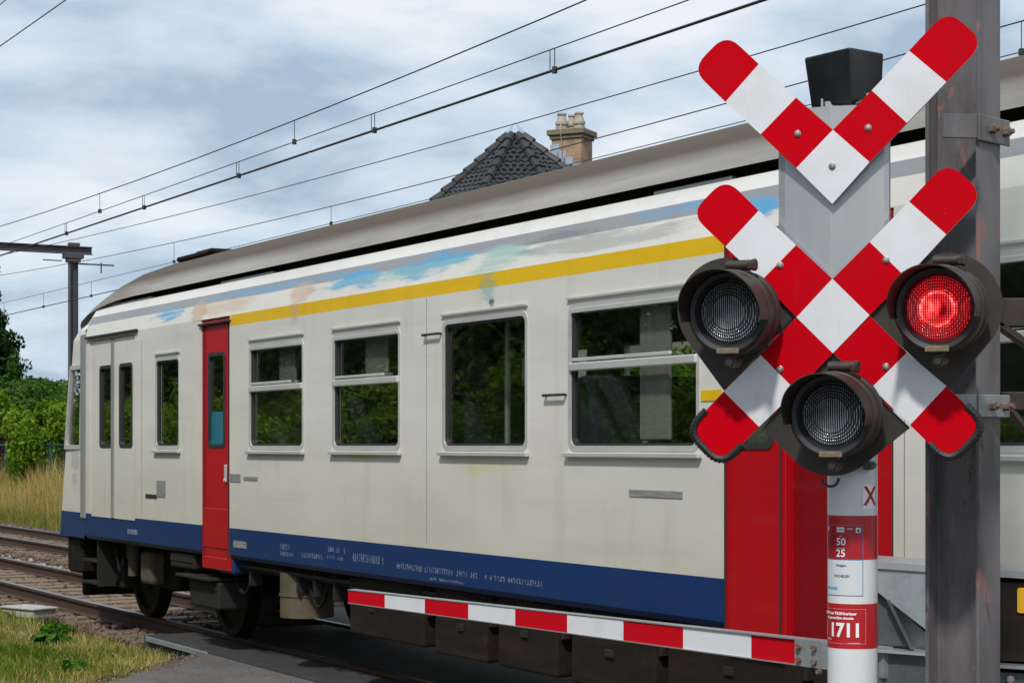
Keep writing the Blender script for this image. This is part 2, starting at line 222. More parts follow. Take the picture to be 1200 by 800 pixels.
def lens_mat(name, lit):
    m = bpy.data.materials.new(name); m.use_nodes = True; t = m.node_tree; b = t.nodes['Principled BSDF']
    c = t.nodes.new('ShaderNodeTexCoord'); sp = t.nodes.new('ShaderNodeSeparateXYZ'); t.links.new(c.outputs['Object'], sp.inputs[0])
    def mth(op, a, bb=None, cc=None):
        n = t.nodes.new('ShaderNodeMath'); n.operation = op
        for k, v in enumerate((a, bb, cc)):
            if v is None: continue
            if isinstance(v, (int, float)): n.inputs[k].default_value = v
            else: t.links.new(v, n.inputs[k])
        return n.outputs[0]
    X, Z = sp.outputs[0], sp.outputs[2]
    r = mth('SQRT', mth('ADD', mth('MULTIPLY', X, X), mth('MULTIPLY', Z, Z)))
    col_ = mth('ABSOLUTE', mth('SINE', mth('MULTIPLY', X, pi/0.0062)))
    row_ = mth('ABSOLUTE', mth('SINE', mth('MULTIPLY', Z, pi/0.0075)))
    ring = mth('ABSOLUTE', mth('SINE', mth('MULTIPLY', r, pi/0.0085)))
    outer = mth('GREATER_THAN', r, 0.046)
    pat = mth('MULTIPLY', col_, mth('ADD', mth('MULTIPLY', outer, mth('MULTIPLY', ring, row_) if False else ring), mth('SUBTRACT', 1.0, outer)))
    bb = t.nodes.new('ShaderNodeBump'); bb.inputs['Strength'].default_value = 1.0; bb.inputs['Distance'].default_value = 0.0035
    t.links.new(pat, bb.inputs['Height']); t.links.new(bb.outputs[0], b.inputs['Normal'])
    b.inputs['Roughness'].default_value = 0.10; b.inputs['Specular IOR Level'].default_value = 1.0
    if not lit:
        # glass over a silvered reflector; its glints are painted in, stronger towards lower right
        nz = t.nodes.new('ShaderNodeTexNoise'); nz.inputs['Scale'].default_value = 14; t.links.new(c.outputs['Object'], nz.inputs['Vector'])
        x = t.nodes.new('ShaderNodeMix'); x.data_type = 'RGBA'; x.inputs[6].default_value = (0.022, 0.026, 0.030, 1); x.inputs[7].default_value = (0.80, 0.84, 0.92, 1)
        low = mth('ADD', .35, mth('MINIMUM', mth('MAXIMUM', mth('MULTIPLY', mth('SUBTRACT', mth('MULTIPLY', X, .5), Z), 16.0), 0.0), 1.1))
        inten = mth('MULTIPLY', mth('MULTIPLY', mth('POWER', pat, 2.2), low), mth('MULTIPLY', mth('POWER', nz.outputs['Fac'], 2.0), 3.6))
        t.links.new(inten, x.inputs[0]); t.links.new(x.outputs[2], b.inputs['Base Color'])
        b.inputs['Metallic'].default_value = 0.25
    else:
        b.inputs['Base Color'].default_value = (0.25, 0.005, 0.006, 1)
        g = mth('SUBTRACT', 1.0, mth('MULTIPLY', r, 7.0))
        # filament glow left of centre
        X2 = mth('ADD', X, 0.016); Z2 = mth('ADD', Z, -0.004)
        r2 = mth('SQRT', mth('ADD', mth('MULTIPLY', X2, X2), mth('MULTIPLY', mth('MULTIPLY', Z2, Z2), 1.0)))
        core = mth('MAXIMUM', mth('SUBTRACT', 1.0, mth('MULTIPLY', r2, 30.0)), 0.0)
        ringg = mth('MAXIMUM', mth('SUBTRACT', 1.0, mth('MULTIPLY', mth('ABSOLUTE', mth('SUBTRACT', r, 0.047)), 110.0)), 0.0)
        X3 = mth('ADD', X, -0.014); Z3 = mth('ADD', Z, 0.002)
        r3 = mth('SQRT', mth('ADD', mth('MULTIPLY', mth('MULTIPLY', X3, X3), 1.6), mth('MULTIPLY', mth('MULTIPLY', Z3, Z3), .7)))
        sh = mth('MINIMUM', mth('MAXIMUM', mth('MULTIPLY', mth('SUBTRACT', r3, 0.008), 75.0), 0.12), 1.0)
        nz = t.nodes.new('ShaderNodeTexNoise'); nz.inputs['Scale'].default_value = 45; t.links.new(c.outputs['Object'], nz.inputs['Vector'])
        base = mth('MULTIPLY', mth('MULTIPLY', mth('POWER', pat, 1.3), mth('POWER', row_, .6)), mth('MULTIPLY', sh, mth('ADD', .35, mth('MULTIPLY', nz.outputs['Fac'], 1.3))))
        st = mth('ADD', mth('MULTIPLY', base, mth('ADD', mth('MULTIPLY', g, 1.25), mth('MULTIPLY', mth('MULTIPLY', ringg, mth('POWER', nz.outputs['Fac'], 2.5)), 16.0))), mth('MULTIPLY', mth('MULTIPLY', core, mth('MULTIPLY', pat, mth('POWER', nz.outputs['Fac'], 2.0))), 9.0))
        st = mth('ADD', mth('MULTIPLY', st, mth('ADD', .15, mth('MULTIPLY', mth('POWER', col_, 1.5), .95))), 0.03)
        em = t.nodes.new('ShaderNodeValToRGB'); e = em.color_ramp.elements; e[0].position = 0.0; e[0].color = (1, 0.004, 0.022, 1); e[1].position = 1.0; e[1].color = (1, 0.11, 0.09, 1)
        t.links.new(mth('MULTIPLY', st, 0.35), em.inputs[0])
        t.links.new(em.outputs[0], b.inputs['Emission Color']); t.links.new(st, b.inputs['Emission Strength'])
    return m
M['lens'] = lens_mat('clear ribbed lens', False); M['lenslit'] = lens_mat('lit red ribbed lens', True)

M['wire'] = mat('dark wire', (0.018, 0.02, 0.02), 0.6)
M['wireg'] = mat('verdigris wire', (0.05, 0.09, 0.07), 0.6)
M['mast'] = mat('far mast steel', (0.075, 0.072, 0.08), 0.6, noise=[(3, (0.05, 0.045, 0.05), 0.4, 0.7, 0.8)])
M['ballast'] = mat('ballast stone', (0.15, 0.105, 0.078), 0.95, noise=[(2.2, (0.085, 0.05, 0.034), 0.42, 0.6, 0.9), (9, (0.22, 0.19, 0.16), 0.52, 0.66, 0.8)], coords='Object')
M['ballastbed'] = mat('ballast bed', (0.10, 0.068, 0.048), 0.95, noise=[(2.5, (0.06, 0.036, 0.025), 0.42, 0.6, 0.9), (26, (0.17, 0.13, 0.10), 0.5, 0.62, 0.8), (60, (0.03, 0.02, 0.015), 0.52, 0.62, 0.7)], bump=(38, 1.0, 0.05))
M['palestone'] = mat('fresh pale stone', (0.36, 0.36, 0.35), 0.9, noise=[(9, (0.22, 0.21, 0.2), 0.45, 0.66, 0.8)])
M['sleeper'] = mat('weathered sleeper', (0.20, 0.145, 0.095), 0.9, noise=[(5, (0.14, 0.10, 0.07), 0.4, 0.65, 0.9, (1, .15, 1)), (30, (0.08, 0.055, 0.04), 0.55, 0.7, 0.7, (1, .1, 1))], bump=(30, .5, .01, (1, .1, 1)))
M['rail'] = mat('rusty rail', (0.075, 0.040, 0.026), 0.75, 0.1, noise=[(12, (0.04, 0.024, 0.017), 0.4, 0.7, 0.8)])
M['railtop'] = mat('worn rail head', (0.22, 0.20, 0.19), 0.32, 0.75, noise=[(8, (0.12, 0.10, 0.09), 0.4, 0.7, 0.7, (.2, 1, 1))])
M['asphalt'] = mat('asphalt', (0.10, 0.093, 0.09), 0.9, noise=[(.7, (0.14, 0.13, 0.12), 0.38, 0.62, 0.9), (4, (0.075, 0.07, 0.068), 0.5, 0.66, 0.7), (45, (0.24, 0.225, 0.21), 0.56, 0.64, 0.8), (38, (0.035, 0.034, 0.034), 0.55, 0.63, 0.8)], bump=(60, .9, .012))
M['panel'] = mat('crossing panel', (0.032, 0.032, 0.034), 0.75, noise=[(4, (0.055, 0.053, 0.05), 0.45, 0.7, 0.8), (60, (0.08, 0.075, 0.07), 0.6, 0.72, 0.6)], bump=(60, .4, .006))
M['kerb'] = mat('pale concrete', (0.42, 0.42, 0.41), 0.85, noise=[(6, (0.28, 0.27, 0.25), 0.4, 0.7, 0.8)], bump=(40, .3, .005))
M['soil'] = mat('soil and short grass', (0.085, 0.085, 0.035), 0.95, noise=[(1.4, (0.13, 0.10, 0.055), 0.42, 0.62, 0.9), (14, (0.045, 0.06, 0.018), 0.46, 0.62, 0.8), (50, (0.16, 0.12, 0.07), 0.58, 0.7, 0.6)], bump=(25, .8, .05))
M['brick'] = None
def brickmat():
    m = mat('chimney brick', (0.40, 0.26, 0.18), 0.9); t = m.node_tree; b = t.nodes['Principled BSDF']
    c = t.nodes.new('ShaderNodeTexCoord'); g = t.nodes.new('ShaderNodeVectorMath'); g.operation = 'ADD'
    sp = t.nodes.new('ShaderNodeSeparateXYZ'); t.links.new(c.outputs['Object'], sp.inputs[0])
    a = t.nodes.new('ShaderNodeMath'); a.operation = 'ADD'; t.links.new(sp.outputs[0], a.inputs[0]); t.links.new(sp.outputs[1], a.inputs[1])
    cb = t.nodes.new('ShaderNodeCombineXYZ'); t.links.new(a.outputs[0], cb.inputs[0]); t.links.new(sp.outputs[2], cb.inputs[1])
    br = t.nodes.new('ShaderNodeTexBrick'); br.inputs['Scale'].default_value = 1.0; br.inputs['Brick Width'].default_value = 0.21; br.inputs['Row Height'].default_value = 0.075; br.inputs['Mortar Size'].default_value = 0.008
    br.inputs['Color1'].default_value = (0.42, 0.25, 0.15, 1); br.inputs['Color2'].default_value = (0.34, 0.25, 0.15, 1); br.inputs['Mortar'].default_value = (0.33, 0.30, 0.26, 1); br.inputs['Bias'].default_value = 0.0
    t.links.new(cb.outputs[0], br.inputs['Vector'])
    n = t.nodes.new('ShaderNodeTexNoise'); n.inputs['Scale'].default_value = 3.5; n.inputs['Detail'].default_value = 6; t.links.new(c.outputs['Object'], n.inputs['Vector'])
    x = t.nodes.new('ShaderNodeMix'); x.data_type = 'RGBA'; x.blend_type = 'MULTIPLY'; x.inputs[0].default_value = .7; t.links.new(br.outputs['Color'], x.inputs[6])
    r = t.nodes.new('ShaderNodeValToRGB'); r.color_ramp.elements[0].position = .35; r.color_ramp.elements[0].color = (.55, .5, .42, 1); r.color_ramp.elements[1].position = .6; r.color_ramp.elements[1].color = (1.1, 1, 1, 1)
    t.links.new(n.outputs['Fac'], r.inputs[0]); t.links.new(r.outputs[0], x.inputs[7]); t.links.new(x.outputs[2], b.inputs['Base Color'])
    return m
M['brick'] = brickmat()
M['tile'] = mat('dark glazed roof tile', (0.028, 0.028, 0.034), 0.6, noise=[(8, (0.05, 0.05, 0.058), 0.45, 0.7, 0.8), (1.2, (0.02, 0.02, 0.024), 0.4, 0.6, 0.6)])
M['lead'] = mat('lead flashing', (0.42, 0.50, 0.58), 0.45, 0.3, noise=[(9, (0.28, 0.34, 0.42), 0.4, 0.7, 0.8)])
M['cap'] = mat('chimney cap concrete', (0.20, 0.175, 0.11), 0.9, noise=[(8, (0.12, 0.11, 0.08), 0.4, 0.7, 0.8)])
M['pot'] = mat('chimney pot clay', (0.42, 0.38, 0.31), 0.85, noise=[(9, (0.27, 0.24, 0.2), 0.4, 0.7, 0.8)])
M['render'] = mat('house render', (0.45, 0.42, 0.37), 0.9, noise=[(2, (0.36, 0.33, 0.3), 0.4, 0.7, 0.7)])
M['farroof'] = mat('distant red roof', (0.14, 0.06, 0.045), 0.9)
M['bark'] = mat('bark', (0.05, 0.038, 0.028), 0.95, bump=(20, .6, .03, (1, 1, .3)))
M['fence'] = mat('teal fence paint', (0.012, 0.06, 0.065), 0.5)

def leafmat(name, c1, c2, c3, trans=0.35):
    m = bpy.data.materials.new(name); m.use_nodes = True; t = m.node_tree; t.nodes.clear()
    o = t.nodes.new('ShaderNodeOutputMaterial'); at = t.nodes.new('ShaderNodeAttribute'); at.attribute_name = 'rnd'
    cr = t.nodes.new('ShaderNodeValToRGB'); e = cr.color_ramp.elements; e[0].color = (*c1, 1); e[1].color = (*c3, 1); k = e.new(.5); k.color = (*c2, 1)
    t.links.new(at.outputs['Fac'], cr.inputs[0])
    d = t.nodes.new('ShaderNodeBsdfDiffuse'); tl = t.nodes.new('ShaderNodeBsdfTranslucent'); mix = t.nodes.new('ShaderNodeMixShader'); mix.inputs[0].default_value = trans
    t.links.new(cr.outputs[0], d.inputs[0]); t.links.new(cr.outputs[0], tl.inputs[0]); t.links.new(d.outputs[0], mix.inputs[1]); t.links.new(tl.outputs[0], mix.inputs[2]); t.links.new(mix.outputs[0], o.inputs[0])
    return m
M['leafbright'] = leafmat('bright shrub leaf', (0.05, 0.115, 0.010), (0.12, 0.22, 0.018), (0.26, 0.38, 0.045), .42)
M['leafmid'] = leafmat('mid green leaf', (0.024, 0.065, 0.014), (0.06, 0.13, 0.025), (0.13, 0.21, 0.045))
M['leafdark'] = leafmat('dark conifer leaf', (0.010, 0.028, 0.010), (0.022, 0.050, 0.016), (0.05, 0.085, 0.025))
M['leafpurple'] = leafmat('purple brown leaf', (0.02, 0.012, 0.014), (0.045, 0.022, 0.022), (0.07, 0.04, 0.03))
M['grassgreen'] = leafmat('green grass blade', (0.07, 0.13, 0.015), (0.16, 0.24, 0.03), (0.34, 0.31, 0.09))
M['grassdry'] = leafmat('dry grass blade', (0.17, 0.20, 0.035), (0.42, 0.33, 0.11), (0.62, 0.49, 0.21))
M['weed'] = leafmat('weed leaf', (0.03, 0.10, 0.012), (0.07, 0.17, 0.02), (0.12, 0.24, 0.04))
M['deadweed'] = leafmat('dead reddish stalk', (0.16, 0.09, 0.06), (0.26, 0.16, 0.10), (0.36, 0.25, 0.17))

# ------------------------------------------------------------------ helpers
def link_mesh(name, verts, faces, mats, mi=None, parent=None, smooth=False, loc=None, rotz=None):
    me = bpy.data.meshes.new(name); me.from_pydata([tuple(v) for v in verts], [], faces)
    if not isinstance(mats, (list, tuple)): mats = [mats]
    for m in mats: me.materials.append(m)
    if mi is not None: me.polygons.foreach_set('material_index', mi)
    if smooth: me.polygons.foreach_set('use_smooth', [True]*len(me.polygons))
    me.update()
    o = bpy.data.objects.new(name, me); COL.objects.link(o)
    if parent is not None: o.parent = parent
    if loc is not None: o.location = loc
    if rotz is not None: o.rotation_euler = (0, 0, rotz)
    return o
def tag(o, label=None, cat=None, group=None, kind=None):
    if label: o['label'] = label
    if cat: o['category'] = cat
    if group: o['group'] = group
    if kind: o['kind'] = kind
    return o
def thing(name, label, cat, loc=(0, 0, 0), rotz=0, group=None):
    o = bpy.data.objects.new(name, None); COL.objects.link(o); o.location = loc; o.rotation_euler = (0, 0, rotz); o.empty_display_size = .2
    return tag(o, label, cat, group)
class MB:
    def __init__(s): s.bm = bmesh.new(); s.mi = 0
    def _fin(s, geom_faces):
        for f in geom_faces: f.material_index = s.mi
    def box(s, c, d, bev=0, rz=0, ry=0, rx=0, seg=1):
        r = bmesh.ops.create_cube(s.bm, size=1); vs = r['verts']
        bmesh.ops.scale(s.bm, vec=d, verts=vs)
        if bev:
            es = list({e for v in vs for e in v.link_edges}); q = bmesh.ops.bevel(s.bm, geom=es, offset=bev, segments=seg, affect='EDGES', profile=.5)
            vs = list({v for f in q['faces'] for v in f.verts} | {v for v in vs if v.is_valid})
        mtx = Matrix.Translation(c) @ Matrix.Rotation(rz, 4, 'Z') @ Matrix.Rotation(ry, 4, 'Y') @ Matrix.Rotation(rx, 4, 'X')
        bmesh.ops.transform(s.bm, matrix=mtx, verts=vs)
        s._fin({f for v in vs for f in v.link_faces}); return vs
    def cyl(s, p0, p1, r0, r1=None, n=16, cap=True):
        p0, p1 = Vector(p0), Vector(p1); d = p1-p0
        if r1 is None: r1 = r0
        r = bmesh.ops.create_cone(s.bm, cap_ends=cap, segments=n, radius1=r0, radius2=r1, depth=d.length); vs = r['verts']
        mtx = Matrix.Translation((p0+p1)/2) @ d.to_track_quat('Z', 'Y').to_matrix().to_4x4()
        bmesh.ops.transform(s.bm, matrix=mtx, verts=vs); s._fin({f for v in vs for f in v.link_faces}); return vs
    def tube(s, pts, r, n=6):
        for a, b in zip(pts[:-1], pts[1:]): s.cyl(a, b, r, n=n)
    def lathe(s, prof, n=32, axis='Y', c=(0, 0, 0), a0=0, a1=2*pi):
        """prof: (radius, offset along axis)"""
        full = abs(a1-a0-2*pi) < 1e-6; k = n if full else n+1; rings = []
        for (r, o) in prof:
            ring = []
            for i in range(k):
                a = a0+(a1-a0)*i/n
                p = {'Y': (r*cos(a), o, r*sin(a)), 'Z': (r*cos(a), r*sin(a), o)}[axis]
                ring.append(s.bm.verts.new(Vector(p)+Vector(c)))
            rings.append(ring)
        for A, B in zip(rings[:-1], rings[1:]):
            for i in range(n):
                j = (i+1) % k
                try: f = s.bm.faces.new((A[i], A[j], B[j], B[i])); f.material_index = s.mi
                except ValueError: pass
        return rings
    def prism(s, pts, y0, y1, mside=None):
        """polygon pts in (x,z), extruded along y"""
        a = [s.bm.verts.new((x, y0, z)) for x, z in pts]; b = [s.bm.verts.new((x, y1, z)) for x, z in pts]
        f = s.bm.faces.new(a); f.material_index = s.mi; g = s.bm.faces.new(b[::-1]); g.material_index = s.mi if mside is None else mside
        for i in range(len(pts)):
            j = (i+1) % len(pts); h = s.bm.faces.new((a[i], b[i], b[j], a[j])); h.material_index = s.mi if mside is None else mside
    def poly(s, pts):
        f = s.bm.faces.new([s.bm.verts.new(p) for p in pts]); f.material_index = s.mi
    def build(s, name, mats, parent=None, smooth=False, loc=None, rotz=None, norm=True):
        if norm: bmesh.ops.recalc_face_normals(s.bm, faces=s.bm.faces)
        me = bpy.data.meshes.new(name); s.bm.to_mesh(me); s.bm.free()
        if not isinstance(mats, (list, tuple)): mats = [mats]
        for m in mats: me.materials.append(m)
        if smooth:
            me.polygons.foreach_set('use_smooth', [True]*len(me.polygons))
            if hasattr(me, 'set_sharp_from_angle'): me.set_sharp_from_angle(angle=radians(38))
        o = bpy.data.objects.new(name, me); COL.objects.link(o)
        if parent is not None: o.parent = parent
        if loc is not None: o.location = loc
        if rotz is not None: o.rotation_euler = (0, 0, rotz)
        return o
def copy_tree(o, parent=None, group=None):
    c = o.copy(); COL.objects.link(c)
    if parent is not None: c.parent = parent
    for ch in [x for x in bpy.data.objects if x.parent == o]: copy_tree(ch, c)
    return c
def rounded(pts, rad, corners):
    """round the listed corners of a polygon"""
    out_ = []; n = len(pts)
    for i, p in enumerate(pts):
        if i not in corners: out_.append(p); continue
        p = Vector(p); a = Vector(pts[i-1]); b = Vector(pts[(i+1) % n])
        r = rad; pa = p+(a-p).normalized()*r; pb = p+(b-p).normalized()*r
        for k in range(9):
            t_ = k/8; q = pa*(1-t_)**2+p*2*t_*(1-t_)+pb*t_**2
            out_.append((q.x, q.y))
    return out_
def rrect(x0, z0, x1, z1, r, n=5):
    o = []
    for cx, cz, a in ((x1-r, z1-r, 0), (x0+r, z1-r, pi/2), (x0+r, z0+r, pi), (x1-r, z0+r, 3*pi/2)):
        for i in range(n+1):
            t_ = a+pi/2*i/n; o.append((cx+r*cos(t_), cz+r*sin(t_)))
    return o
def ring_prism(mb, outer, inner, y0, y1):
    n = len(outer); L = [[mb.bm.verts.new((p[0], y, p[1])) for p in pts] for pts, y in ((outer, y0), (outer, y1), (inner, y1), (inner, y0))]
    for a in range(4):
        A, B = L[a], L[(a+1) % 4]
        for i in range(n):
            j = (i+1) % n; f = mb.bm.faces.new((A[i], A[j], B[j], B[i])); f.material_index = mb.mi
def text_mesh(body, size, bold=0.0, align='CENTER'):
    cu = bpy.data.curves.new('t', 'FONT'); cu.body = body; cu.size = size; cu.align_x = align; cu.align_y = 'CENTER'; cu.offset = bold; cu.resolution_u = 3; cu.extrude = 0.0
    ob = bpy.data.objects.new('t', cu); COL.objects.link(ob)
    bpy.context.view_layer.update(); dg = bpy.context.evaluated_depsgraph_get(); me = bpy.data.meshes.new_from_object(ob.evaluated_get(dg))
    bpy.data.objects.remove(ob); bpy.data.curves.remove(cu); return me

# ------------------------------------------------------------------ ground and tracks
def hnoise(x, y): return .5*sin(x*.9+1.3*sin(y*.7))+.3*sin(x*2.3+y*1.9)+.2*sin(y*3.7-x*1.1)
def gz(s, D):
    """terrain height"""
    if D < 5.9: z = -.14 + .03*hnoise(s, D)
    elif D < 6.5: z = -.14-.12*(D-5.9)/.6
    elif D < 13.1: z = -.27
    elif D < 15.5: z = -.27+.45*(D-13.1)/2.4+.04*hnoise(s, D)
    else: z = .18+.05*hnoise(s*.4, D*.4)
    return z
xs = [-2500, -600, -200, -90, -50] + [-30+i*1.0 for i in range(131)] + [150, 250, 600, 2500]
ds = [-2500, -600, -150, -60, -30, -15] + [-8+i*.5 for i in range(57)] + [25, 40, 80, 200, 600, 2500]
vv, ff = [], []
for D in ds:
    for s in xs: vv.append(W(s, D, gz(s, D)))
nx_ = len(xs)
for j in range(len(ds)-1):
    for i in range(nx_-1): ff.append((j*nx_+i, j*nx_+i+1, (j+1)*nx_+i+1, (j+1)*nx_+i))
tag(link_mesh('ground', vv, ff, M['soil']), kind='structure', label='soil and short grass beside the railway', cat='ground')
# ballast bed
vv, ff = [], []
prof = [(6.22, -.262), (6.45, -.19), (8.75, -.185), (9.2, -.215), (9.9, -.19), (12.3, -.185), (12.9, -.24), (13.15, -.28)]
S_ = [-60+i*1.5 for i in range(200)]
for s in S_:
    for D, z in prof: vv.append(W(s, D, z+.006*hnoise(s*3, D*5)))
for i in range(len(S_)-1):
    for j in range(len(prof)-1): a = i*len(prof)+j; ff.append((a, a+1, a+len(prof)+1, a+len(prof)))
tag(link_mesh('ballast_bed', vv, ff, M['ballastbed']), kind='structure', label='rusty brown ballast bed under both tracks', cat='ballast')

# loose ballast stones
ICO = bmesh.new(); bmesh.ops.create_icosphere(ICO, subdivisions=1, radius=1); iv = [v.co.copy() for v in ICO.verts]; iff = [tuple(v.index for v in f.verts) for f in ICO.faces]; ICO.free()
def stones(name, spots, m, label, cat):
    V_, F_ = [], []
    for (p, r) in spots:
        b = len(V_); R = Matrix.Rotation(random.random()*6.3, 3, 'Z') @ Matrix.Rotation(random.random()*6.3, 3, 'X'); sx, sy, sz = random.uniform(.7, 1.3), random.uniform(.6, 1.1), random.uniform(.5, .9)
        for v in iv: V_.append(p + R @ Vector((v.x*sx, v.y*sy, v.z*sz))*r*random.uniform(.82, 1.12))
        for f in iff: F_.append(tuple(k+b for k in f))
    return tag(link_mesh(name, V_, F_, m), kind='stuff', label=label, cat=cat)
sp_ = []
for _ in range(19000):
    s = 16.5+abs(random.random()**1.5)*42; D = random.uniform(6.3, 13.1)
    inner = (abs(D-7.57) < .66 or abs(D-10.95) < .66)
    if inner and random.random() < .45: continue
    if min(abs(D-k) for k in (6.85, 8.29, 10.23, 11.67)) < .075: continue
    if s < 18.2 and D < 8.9: continue
    sp_.append((W(s, D, -.19+random.uniform(-.01, .022)), random.uniform(.022, .05)))
stones('ballast_stones', sp_, M['ballast'], 'loose rust brown ballast stones around the rails', 'ballast')
sp_ = []
for _ in range(650):
    s = random.gauss(29, 3.2); D = 8.45+abs(random.gauss(0, .2)); sp_.append((W(s, D, -.16+random.uniform(0, .05)), random.uniform(.03, .065)))
stones('pale_stones', sp_, M['palestone'], 'pale fresh stones spilt along the far rail of the near track', 'stones')

sp_ = []
for _ in range(1500):
    D = random.uniform(3.4, 6.15); e_ = abs(random.gauss(0, .22)); s = 16.6-(6.2-D)*1.03+random.choice((-1, 1, 1))*e_
    sp_.append((W(s, D, (-.045 if s < 16.6-(6.2-D)*1.03 else gz(s, D))+.002), random.uniform(.005, .016)))
stones('road_edge_grit', sp_, M['ballast'], 'loose grit spilt along the ragged asphalt edge', 'grit')
# rails
RP = [(-.075, -.172), (.075, -.172), (.075, -.16), (.012, -.145), (.010, -.05), (.036, -.038), (.036, -.006), (.028, 0), (-.028, 0), (-.036, -.006), (-.036, -.038), (-.010, -.05), (-.012, -.145), (-.075, -.16)]
def rail(D, label):
    V_, F_, mi = [], [], []
    ss = (-60, 220)
    for s in ss:
        for (a, z) in RP: V_.append((s, a, z))
    n = len(RP)
    for i in range(n): j = (i+1) % n; F_.append((i, j, n+j, n+i)); mi.append(1 if i in (6, 7, 8) else 0)
    o = link_mesh('rail', V_, F_, [M['rail'], M['railtop']], mi, loc=W(0, D, 0), rotz=ROT)
    tag(o, label, 'rail', 'running rails of the two tracks'); return o
rail(6.85, 'nearest running rail, passing the grass and the train wheels on the camera side')
rail(8.29, 'second rail from the camera, beside the pale spilt stones')
rail(10.23, 'third rail from the camera, nearer rail of the empty far track')
rail(11.67, 'farthest rail, next to the tall dry grass')
# sleepers
sb = MB(); sb.box((0, 0, -.235), (.24, 2.5, .15), .012); sleeper_me = None
def sleepers(tc, s0, n, first=None, grp='', lab=''):
    global sleeper_me
    for k in range(n):
        if sleeper_me is None: o = sb.build('sleeper', M['sleeper']); sleeper_me = o
        else: o = sleeper_me.copy(); COL.objects.link(o)
        o.location = W(s0+.62*k+random.uniform(-.02, .02), tc, random.uniform(-.022, .0)); o.rotation_euler = (0, 0, ROT+random.uniform(-.012, .012))
        tag(o, lab, 'sleeper', grp)
sleepers(TC, 18.3, 58, grp='sleepers of the near track', lab='worn brown sleeper set in ballast under the nearer track')
sleepers(10.95, 19.0, 58, grp='sleepers of the far track', lab='worn brown sleeper set in ballast under the empty far track')

# road over the crossing (skewed to the track) and rubber panels
def sheet(name, pts, z, m, label, cat, kind='structure', th=.05):
    n = len(pts); V_ = [W(s, D, z) for s, D in pts]+[W(s, D, z-th) for s, D in pts]
    F_ = [tuple(range(n)), tuple(range(2*n-1, n-1, -1))]+[(i, (i+1) % n, n+(i+1) % n, n+i) for i in range(n)]
    return tag(link_mesh(name, V_, F_, m), kind=kind, label=label, cat=cat)
edge = [(16.6, 6.2), (16.0, 5.75), (15.35, 5.2), (14.75, 4.7), (14.0, 4.1), (12, 2.1), (8, -1.9), (-4, -14), (-40, -50)]
rng = []
for (sa, Da), (sb_, Db) in zip(edge[:-1], edge[1:]):
    m_n = max(1, int(sqrt((sb_-sa)**2+(Db-Da)**2)/.12)) if Da > -2 else 1
    for k in range(m_n):
        t_ = k/m_n; rng.append((sa+(sb_-sa)*t_+.05*hnoise(k*1.7+sa, Da*3)+random.uniform(-.025, .025), Da+(Db-Da)*t_))
rng.append(edge[-1])
sheet('road', rng+[(-60, -50), (-16, -14), (-6, -4), (-5, 6.2)], -.045, M['asphalt'], 'worn grey asphalt road leading up to the level crossing', 'road', th=.16)
sheet('crossing_panel', [(18.2, 6.2), (18.2, 6.77), (-6, 6.77), (-6, 6.2)], -.03, M['panel'], 'dark rubber panel strip outside the near rail', 'panel', th=.2)
sheet('crossing_panel', [(18.2, 6.95), (18.2, 8.19), (-6, 8.19), (-6, 6.95)], -.02, M['panel'], 'dark rubber panels between the near rails under the train', 'panel', th=.2)
sheet('crossing_panel', [(20, 8.39), (20, 10.13), (-6, 10.13), (-6, 8.39)], -.02, M['panel'], 'dark panels between the two tracks', 'panel', th=.2)
sheet('crossing_panel', [(22, 10.33), (22, 11.57), (-4, 11.57), (-4, 10.33)], -.02, M['panel'], 'dark panels between the far rails', 'panel', th=.2)
sheet('road_beyond', [(24, 11.77), (44, 40), (30, 40), (-4, 11.77)], -.03, M['asphalt'], 'asphalt road beyond the crossing', 'road', th=.6)
kb = MB(); kb.box((0, 0, -.05), (1.7, .018, .05), .003)
tag(kb.build('concrete_kerb', M['galv'], loc=W(17.2, 6.17, 0), rotz=ROT), 'thin pale kerb edge where the crossing panel meets the weeds', 'kerb')

# ------------------------------------------------------------------ grass and leaves
def blades(name, spots, m, label, cat, parent=None, kind='stuff'):
    """spots: (pos, height, width, lean, tone)"""
    V_, F_, rn = [], [], []
    for (p, h, wd, lean, tone) in spots:
        a = random.random()*6.283; dx_, dy_ = cos(a)*wd/2, sin(a)*wd/2; la = random.random()*6.283; lx, ly = cos(la)*lean*h, sin(la)*lean*h
        b = len(V_); V_ += [(p.x-dx_, p.y-dy_, p.z), (p.x+dx_, p.y+dy_, p.z), (p.x+dx_*.7+lx*.4, p.y+dy_*.7+ly*.4, p.z+h*.6), (p.x-dx_*.7+lx*.4, p.y-dy_*.7+ly*.4, p.z+h*.6), (p.x+lx, p.y+ly, p.z+h*(1-.25*lean))]
        F_ += [(b, b+1, b+2, b+3), (b+3, b+2, b+4)]; rn += [tone]*5
    o = link_mesh(name, V_, F_, m, parent=parent); at = o.data.attributes.new('rnd', 'FLOAT', 'POINT'); at.data.foreach_set('value', rn)
    if parent is None: tag(o, label, cat, kind=kind)
    return o
